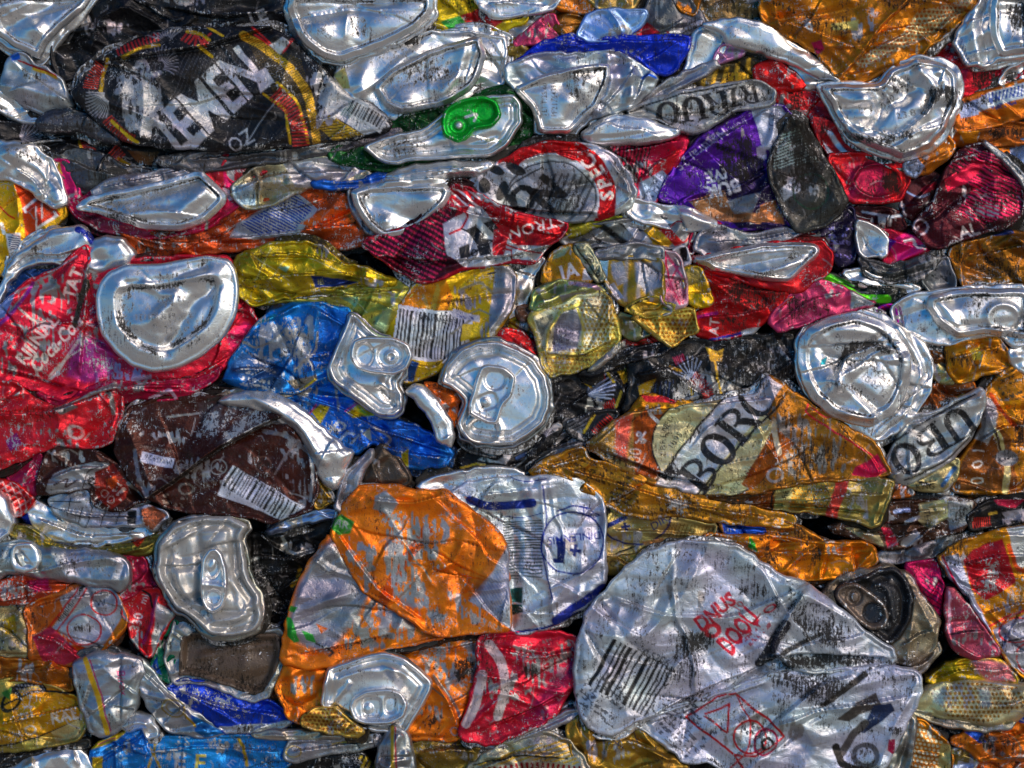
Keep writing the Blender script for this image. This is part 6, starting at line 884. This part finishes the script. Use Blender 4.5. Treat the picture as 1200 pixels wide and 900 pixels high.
K('silver lip strip below the red pink can', "566,874 600,865 635,850 664,831 686,828 676,840 640,858 600,870 580,880", 26, 'a4a4aa', metal=.95, bulge=6, roll=6, dirt=.1, f=[('l', "590,870 640,852 676,834", 3, 4)])
# ------------------------------------------------------------------ white and blue can
def art_din(a):
    a.line("552,588 580,594 624,590", 10, '183490', .7).line("600,560 620,566 640,562", 1.2, '183490').line("636,570 640,610 634,640 646,700", 1.5, '203c98').stripes("590,612 634,608 636,642 594,646", 88, 3.1, .5, '203c38', .3).stripes("594,646 636,642 636,676 596,680", 88, 4, .4, '2c4c50', .3).line("612,612 612,640 610,680", 6, '7098b8', .8, k=.5).poly("598,690 612,688 612,716 600,720", '0c4c4c').line("598,706 618,708 620,716", 1.6, 'b8b8bc')
    a.ring(670, 636, 36, 36, 0, 1.8, '1c3490').text('DINLENMIS', 672, 631, 9.5, 186, '1c3490', bold=.01, sx=.95).poly("652,634 662,635 661,660 649,659 648,654 653,654", '16286c').text('+', 673, 645, 18, -10, '16286c', bold=.04).text('ZEIS', 690, 603, 9, 150, '1c3490').line("652,600 670,592 690,596", 2, '1c3490').line("652,726 680,706 706,688", 10, '182c8c', .7).line("594,606 620,606 634,602", 1, '505c9c').worn("636,620 650,620 650,690 636,680", .5)
    a.smear("650,620 660,612 680,616 660,624", .4).line("600,740 640,736 680,716", 3, '182c80')
K('silver white can with blue ring print and a dark barcode', "526,578 545,569 561,564 600,561 630,559 668,559 693,572 707,590 708,650 709,683 692,706 656,729 610,743 599,738 596,700 592,645 582,624 555,600", 32, 'd0d4de', metal=.8, cr=(.9, 1), wear=.0, fine=.8, smooth=1, f=[('r', "634,566 638,640 650,730", 6, 7), ('l', "560,580 600,576 632,572", 5, 8), ('r', "706,600 706,680", 5, 5), ('g', "600,610 604,680 600,730", -4, 6), ('l', "640,690 680,670 706,650", 4, 8)], art=art_din)
K('brushed grey brown block above the large orange can', "418,571 430,548 440,528 450,519 474,545 482,562 470,570 452,571", 27, '584c40', metal=.8, dirt=.15, cr=(.8, 1))
K('curved silver can rim left of the brushed grey block', "392,595 398,574 404,554 420,540 438,525 436,540 424,552 420,572 402,600", 30, 'a8aab0', metal=1, bulge=6, roll=5, f=[('g', "400,586 408,560 430,534", -3, 3)])
# ------------------------------------------------------------------ the big silver can
def art_big(a):
    a.barcode(741, 793, 80, 62, -28, '040405', 'd6d8de', 23, step=2.7).text('0 5206', 770, 770, 9, -27, '1c1e24').lines_of_text(713, 820, 50, 6, 4.4, -36, '44464e').lines_of_text(690, 812, 20, 5, 4.4, -36, '44464e')
    a.text('DNUS', 838, 716, 17, 38, 'c8243c', .5, bold=.04, sx=.85).text('O', 834, 738, 18, 30, 'd02c40', .5, bold=.06).text('DOOU', 864, 739, 25, 50, 'cc2440', .5, bold=.04, sx=.52).text('10', 866, 710, 9, 55, 'b81c30').lines_of_text(884, 738, 44, 3, 4.4, 47, 'b8344c').ring(901, 713, 7, 4, -30, 2.4, 'c42038')
    a.line("918,732 902,758 890,776", 12, '17182a', .4).line("890,778 930,756 960,742", 6, '3c3836', .2).smear("860,690 890,684 912,700 914,720 900,704 876,700", 1).smear("920,690 960,706 1000,740 980,760 940,748 920,720", .75).smear("730,680 790,660 780,700 740,720", .35).smear("800,740 840,742 820,790 770,810", .7).smear("700,700 720,690 716,740 696,760", .35).smear("910,770 1000,764 1040,776 920,784", 1.1).smear("760,650 830,640 900,672 830,668", .4)
K('very large crushed silver can with a barcode and red letters', "675,790 678,758 689,720 704,700 717,686 730,671 760,647 792,638 827,636 867,642 900,666 917,677 942,684 965,700 987,716 1021,748 1041,758 1048,775 1010,783 960,788 915,784 880,797 840,814 800,827 765,838 745,846 715,862 690,848 679,820", 38, 'c6cad4', metal=.7, dirt=.12, fine=.6, cr=(1.2, 1.2), wear=.0, smooth=1, bulge=5, f=[('l', "765,838 840,800 870,790 900,776", -7, 12), ('r', "830,640 800,700 760,740", 6, 12), ('l', "930,786 900,760 926,710 940,690", 9, 12), ('r', "700,716 730,700 720,760", 6, 12), ('l', "720,700 780,720 860,722 930,690", 7, 12), ('r', "840,716 806,760 780,800", 6, 9), ('l', "880,776 940,764 1040,770", -7, 9), ('g', "690,840 720,780 760,700", 6, 9), ('r', "918,684 990,724", 5, 6)], art=art_big)
def art_big2(a):
    a.line("806,842 842,816 862,814 900,842 918,862 886,884 862,884 832,862 806,842", 2.6, 'cc2028', curve=0).line("828,836 856,826 852,858 828,840", 2.6, 'cc2028', curve=0).ring(878, 862, 18, 19, 0, 2.4, 'cc2028').ring(896, 868, 13, 15, 20, 2.6, 'b81850').text('C', 897, 868, 15, -60, '16181c', bold=.04).text('N', 846, 851, 8, -50, '28282c').line("862,814 880,842 876,880 850,906", 2, 'cc2028').line("862,884 876,908", 2.4, 'cc2028').lines_of_text(806, 852, 66, 8, 4.2, -44, '42444c')
    a.poly("978,842 1000,822 1024,810 1030,826 1004,836 992,844", '4c4440', .3).poly("1020,824 1040,822 1044,832 1030,844 1010,858 1000,856 1012,842", '24365c', .5).line("986,880 996,860 1010,846", 9, '5a5654', .5).line("978,874 984,892 1000,900 1018,902", 8, '2c2824').ring(1012, 884, 13, 12, 0, 6, '38322e', k=.8).poly("1037,865 1045,865 1044,884 1036,878", 'a8144c')
    a.smear("900,790 960,786 1000,800 960,830 930,820 910,850", .75).smear("1030,792 1070,790 1066,820 1048,836 1044,810", .7).line("962,826 990,806 1010,790", 7, '35302c', .2).smear("1038,850 1056,850 1050,862 1040,860", 1).smear("770,848 800,836 830,844 800,860", .3)
K('lower half of a silver can with red diamonds and black curves', "742,847 765,837 800,826 827,817 880,796 912,788 987,783 1042,781 1072,785 1077,802 1068,830 1052,862 1039,892 1022,910 860,910 832,893 805,894 780,872", 34, 'c6ccd8', metal=.7, dirt=.08, fine=.5, cr=(.9, 1.3), wear=-.02, smooth=1, bulge=5, f=[('l', "880,870 920,834 960,800 1000,790", 6, 12), ('l', "760,850 830,826 900,800", -5, 8), ('r', "1070,800 1046,846 1026,900", 5, 7), ('g', "930,850 960,860 940,900", 6, 12), ('l', "900,850 960,830 1060,814", 5, 10)], art=art_big2)
# ------------------------------------------------------------------ bottom edge, centre
K('gold can with thin navy lines between the two big silver pieces', "664,850 683,836 715,858 744,846 771,868 805,890 806,910 688,910 670,882", 27, 'b08c38', metal=.95, cr=(1.4, .9), f=[('l', "690,870 740,866 790,890", 7, 9), ('r', "676,850 690,890", 5, 5)], art=lambda a: a.lines("716,862 730,876|740,852 748,872|730,858 720,880", 1, '28386c'))
K('silver can with gold stripes curling up from the bottom edge', "545,902 583,873 620,859 645,859 668,869 690,896 688,910 560,910", 29, 'a8a28c', metal=.95, f=[('l', "560,900 610,880 660,884", 6, 8)], art=lambda a: a.stripes("552,898 600,878 660,866 680,896 620,890", 70, 5, .4, 'c09a20').line("556,896 610,884 664,888", 2, '302c20').band("560,904 620,896 680,902", 6, 20, '8c1c20'))
K('small gold dotted flap under the oval pull tab', "352,847 360,833 391,829 405,841 427,858 417,863 388,859 356,851", 41, 'c4a04c', metal=.95, mat='ink', f=[('g', "364,836 400,848", 4, 5)], art=lambda a: a.dots("352,847 360,833 391,829 405,841 427,858 388,859", 4.8, .36, '8c5414'))
K('pale rolled metal edge under the gold dotted flap', "296,859 316,855 352,855 398,858 404,864 353,868 300,865", 28, 'b0aa98', metal=1, bulge=5, roll=4)
K('flattened silver can with small yellow marks on the bottom edge', "335,870 370,866 400,865 447,860 450,872 417,880 385,883 345,894 333,890", 29, 'a2a4a8', metal=.95, f=[('l', "340,880 400,872 444,868", 4, 5)], art=lambda a: a.ring(346, 881, 9, 6, 0, 1.4, 'a89448').line("390,872 408,870", 2, 'b89820'))
K('black scrap with yellow squares on the bottom edge', "340,896 384,882 421,880 448,908 340,910", 22, '18181a', metal=.6, art=lambda a: a.stripes("420,884 436,888 448,908 424,908", 30, 6, .55, 'c8a818').worn("364,890 380,886 384,896", .8))
K('upright silver strip with a yellow and red stripe at the bottom edge', "442,910 443,880 448,866 460,850 477,857 485,885 488,910", 34, 'a4a4a8', metal=.95, mat='end', bulge=8, roll=9, art=lambda a: a.line("461,852 461,880 460,910", 4.5, 'b89c28', .6).line("464.5,852 465,880 464,910", 1.5, 'b82030').smear("446,880 456,870 456,900 446,902", .3))
K('dark gold crushed can right of the upright striped strip', "484,872 500,864 520,864 556,868 570,877 548,902 540,910 486,910", 24, '8c7434', metal=.95, cr=(1.5, .8), dirt=.15, f=[('l', "490,880 530,876 560,880", 7, 8)], art=lambda a: a.text('HA', 536, 876, 7, -60, '203070').poly("490,880 520,876 540,890 500,890", 'b89040', 1, 3, .6))
# ------------------------------------------------------------------ lower right
o = K('dusty tan can with a dark speckled lid behind the big silver can', "958,702 975,680 1000,667 1045,662 1066,676 1083,702 1099,724 1096,755 1070,780 1048,776 1036,760 1000,740", 26, '948470', metal=.9, mat='dull', bulge=10, f=[('r', "1066,690 1092,740", 5, 5), ('l', "1050,756 1076,740 1096,736", 5, 7), ('r', "1070,700 1060,770", 4, 5)])
l = LD(o, "976,694 985,682 1005,676 1030,666 1046,663 1061,675 1070,697 1067,724 1054,748 1041,757 1020,744 1000,724 980,708", 32, pk=1.1, mat='dull', col='2c2c30', metal=.5, dirt=.18, f=[('g', "1012,676 1040,690 1046,724", 4, 4), ('g', "1030,672 1056,692 1056,730", -3, 3)])
TAB(l, "978,700 981,689 991,683 1006,684 1021,694 1036,707 1042,722 1037,735 1021,739 1005,729 990,713", 40, [(1001, 699, 10, 11, 20, -3.5), (1023, 718, 12, 13, 20, -3.5), (1002, 700, 5, 6, 0, 3)], col='7c6c60', metal=.7, mat='dull', art=lambda a: a.ring(1023, 718, 11, 12, 0, 0, '2c3038').smear("994,706 1006,706 1000,712", .6))
K('tan dusty fold between the speckled lid and the silver can corner', "1030,770 1056,780 1080,770 1098,752 1102,762 1078,792 1056,796 1044,786", 24, '9a9284', metal=.95, dirt=.1, f=[('l', "1040,782 1080,778 1098,762", 4, 5)])
K('magenta can wall with fine dark ripples beside the speckled lid', "1060,662 1078,658 1095,656 1107,687 1103,712 1100,726 1081,706 1068,682", 24, 'c0105c', metal=.8, art=lambda a: a.stripes("1078,670 1106,676 1102,724 1082,704", -55, 4.6, .3, '50184c', wob=2).smear("1062,662 1082,660 1074,676", .5))
def art_rb(a):
    a.poly("1128,656 1140,644 1172,632 1190,682 1156,704 1140,692", 'b81c2c', .75).worn("1150,660 1168,656 1170,690 1154,696", .9).poly("1102,654 1122,648 1142,700 1160,740 1150,740 1120,700", 'a8b0c4', .9).line("1104,652 1122,690 1150,730 1176,772", 3, 'b01848').poly("1178,620 1208,616 1208,660 1190,668", 'b0b0b4', .9).line("1158,734 1180,722 1204,712", 2.6, 'c82030').poly("1162,738 1208,714 1208,796 1186,780", 'a8aab6', .7).ring(1190, 737, 20, 14, -10, 2, 'c82830').ring(1208, 770, 17, 20, 0, 2, 'c82830').line("1170,752 1196,746 1208,746", 2, '282830')
    a.line("1190,682 1200,690 1206,684", 2, 'd8b878').text('3SY', 1192, 700, 8, 10, 'd8b878').line("1180,640 1190,666 1208,672", 5, 'c8501c').line("1150,640 1160,636", 2, '801018')
K('yellow and red can with red rings on a pale corner, at the right edge', "1099,654 1112,642 1128,634 1173,621 1208,616 1208,800 1184,779 1157,738 1136,701 1115,677", 28, 'c8880c', metal=.85, wear=.08, f=[('r', "1112,660 1140,706 1180,774", 5, 6), ('l', "1130,660 1170,650 1208,650", 5, 10), ('l', "1150,720 1190,706 1208,704", 5, 9)], art=art_rb)
K('grey and pink rubbed piece between magenta wall and the yellow can', "1108,690 1120,692 1141,720 1160,744 1172,766 1141,772 1115,759 1110,740", 30, 'b04c60', metal=.75, wear=.25, dirt=.05, f=[('l', "1114,742 1140,738 1156,740", 5, 6)], art=lambda a: a.line("1112,694 1114,740", 3, 'd0a0b8').line("1112,744 1140,738", 2, '401828'))
K('folded yellow strip with a rubbed pink patch under the grey pink piece', "1084,797 1094,790 1110,778 1135,771 1160,770 1176,775 1197,801 1162,807 1130,798 1092,804", 27, 'b89c14', metal=.9, cr=(1.3, .8), f=[('l', "1090,798 1120,784 1150,782", 6, 6)], art=lambda a: a.poly("1136,774 1160,772 1182,780 1190,798 1160,802 1146,788", 'c05c80', .7, 3, .8).worn("1140,776 1176,780 1180,798 1156,796", .4).poly("1078,790 1090,790 1080,800", 'c01c50'))
K('pale gold dotted can bulging at the lower right', "1064,822 1078,812 1093,803 1136,796 1170,800 1208,806 1208,828 1187,845 1152,851 1107,842 1068,829", 29, 'c8be90', metal=.85, bulge=11, roll=14, cr=(.7, 1.1), art=lambda a: a.dots("1086,808 1136,798 1190,804 1200,824 1150,846 1110,838", 5.2, .36, '9c6c0c').poly("1090,808 1108,804 1104,826 1092,822", '9cb8c8', 1, 3, .6).poly("1144,806 1156,804 1158,826 1146,826", 'a0bccc', 1, 3, .5).smear("1180,810 1206,810 1200,830 1180,832", .5))
K('long silver rim under the pale gold dotted can', "1062,826 1068,828 1107,840 1152,850 1190,845 1186,852 1150,857 1105,850 1070,836", 30, 'a8a08c', metal=1, bulge=5, roll=4)
K('grey curved can wall between big silver can and dotted amber can', "1022,910 1040,888 1054,862 1064,836 1074,842 1072,870 1064,910", 31, '8c8a84', metal=1, mat='end', bulge=8, roll=8, dirt=.08, f=[('g', "1066,846 1060,880 1050,906", -5, 4)])
K('amber can with white dots at the lower right bottom edge', "1068,838 1084,846 1096,858 1110,870 1116,888 1112,910 1062,910", 27, 'c07814', metal=.9, f=[('r', "1074,844 1108,868", 6, 5), ('l', "1070,880 1110,884", 5, 8)], art=lambda a: a.dots("1070,842 1104,868 1106,908 1064,908", 5.2, .32, 'e0d8c0', 8).poly("1102,870 1114,872 1112,908 1098,908", 'b8a470', 1).line("1114,872 1113,908", 2, '18181c'))
K('dark hollow scrap with a red facet below the long silver rim', "1080,840 1107,848 1150,858 1160,864 1140,872 1112,872 1096,858", 22, '2a2624', metal=.8, cr=(1.6, .6), art=lambda a: a.poly("1124,852 1142,858 1132,872 1124,866", 'b02010').line("1110,850 1126,866", 2, '9a9a9c'))
def art_oc(a): a.poly("1130,858 1150,854 1154,868 1146,870", '1850b8').ring(1172, 872, 23, 15, 20, 1.4, '9c8c70').smear("1140,862 1156,858 1164,878 1150,880", .8).smear("1166,864 1180,858 1190,872 1176,880", .7).poly("1188,836 1206,832 1206,850 1194,848", '1c48a0').line("1190,842 1204,848", 1.6, 'b0b0c0')
K('orange can with a blue spot in the lower right corner', "1112,868 1130,858 1147,853 1180,844 1208,836 1208,891 1176,890 1145,892 1138,880", 28, 'cc7010', metal=.8, cr=(1.2, .9), f=[('l', "1130,872 1170,864 1208,856", 6, 9), ('l', "1146,888 1180,884 1208,884", 5, 5)], art=art_oc)
K('flat orange strip in the very corner at the lower right', "1140,893 1176,889 1208,889 1208,910 1138,910", 24, 'c0600c', metal=.8)
K('small gold and silver bent piece left of the lower right corner', "1108,880 1124,876 1142,880 1146,894 1134,908 1110,908", 25, '8c7c44', metal=.95, art=lambda a: a.poly("1112,896 1140,894 1140,908 1112,908", 'a0b0d0'))
for o in bpy.data.objects:
    if '_wl' in o: del o['_wl']
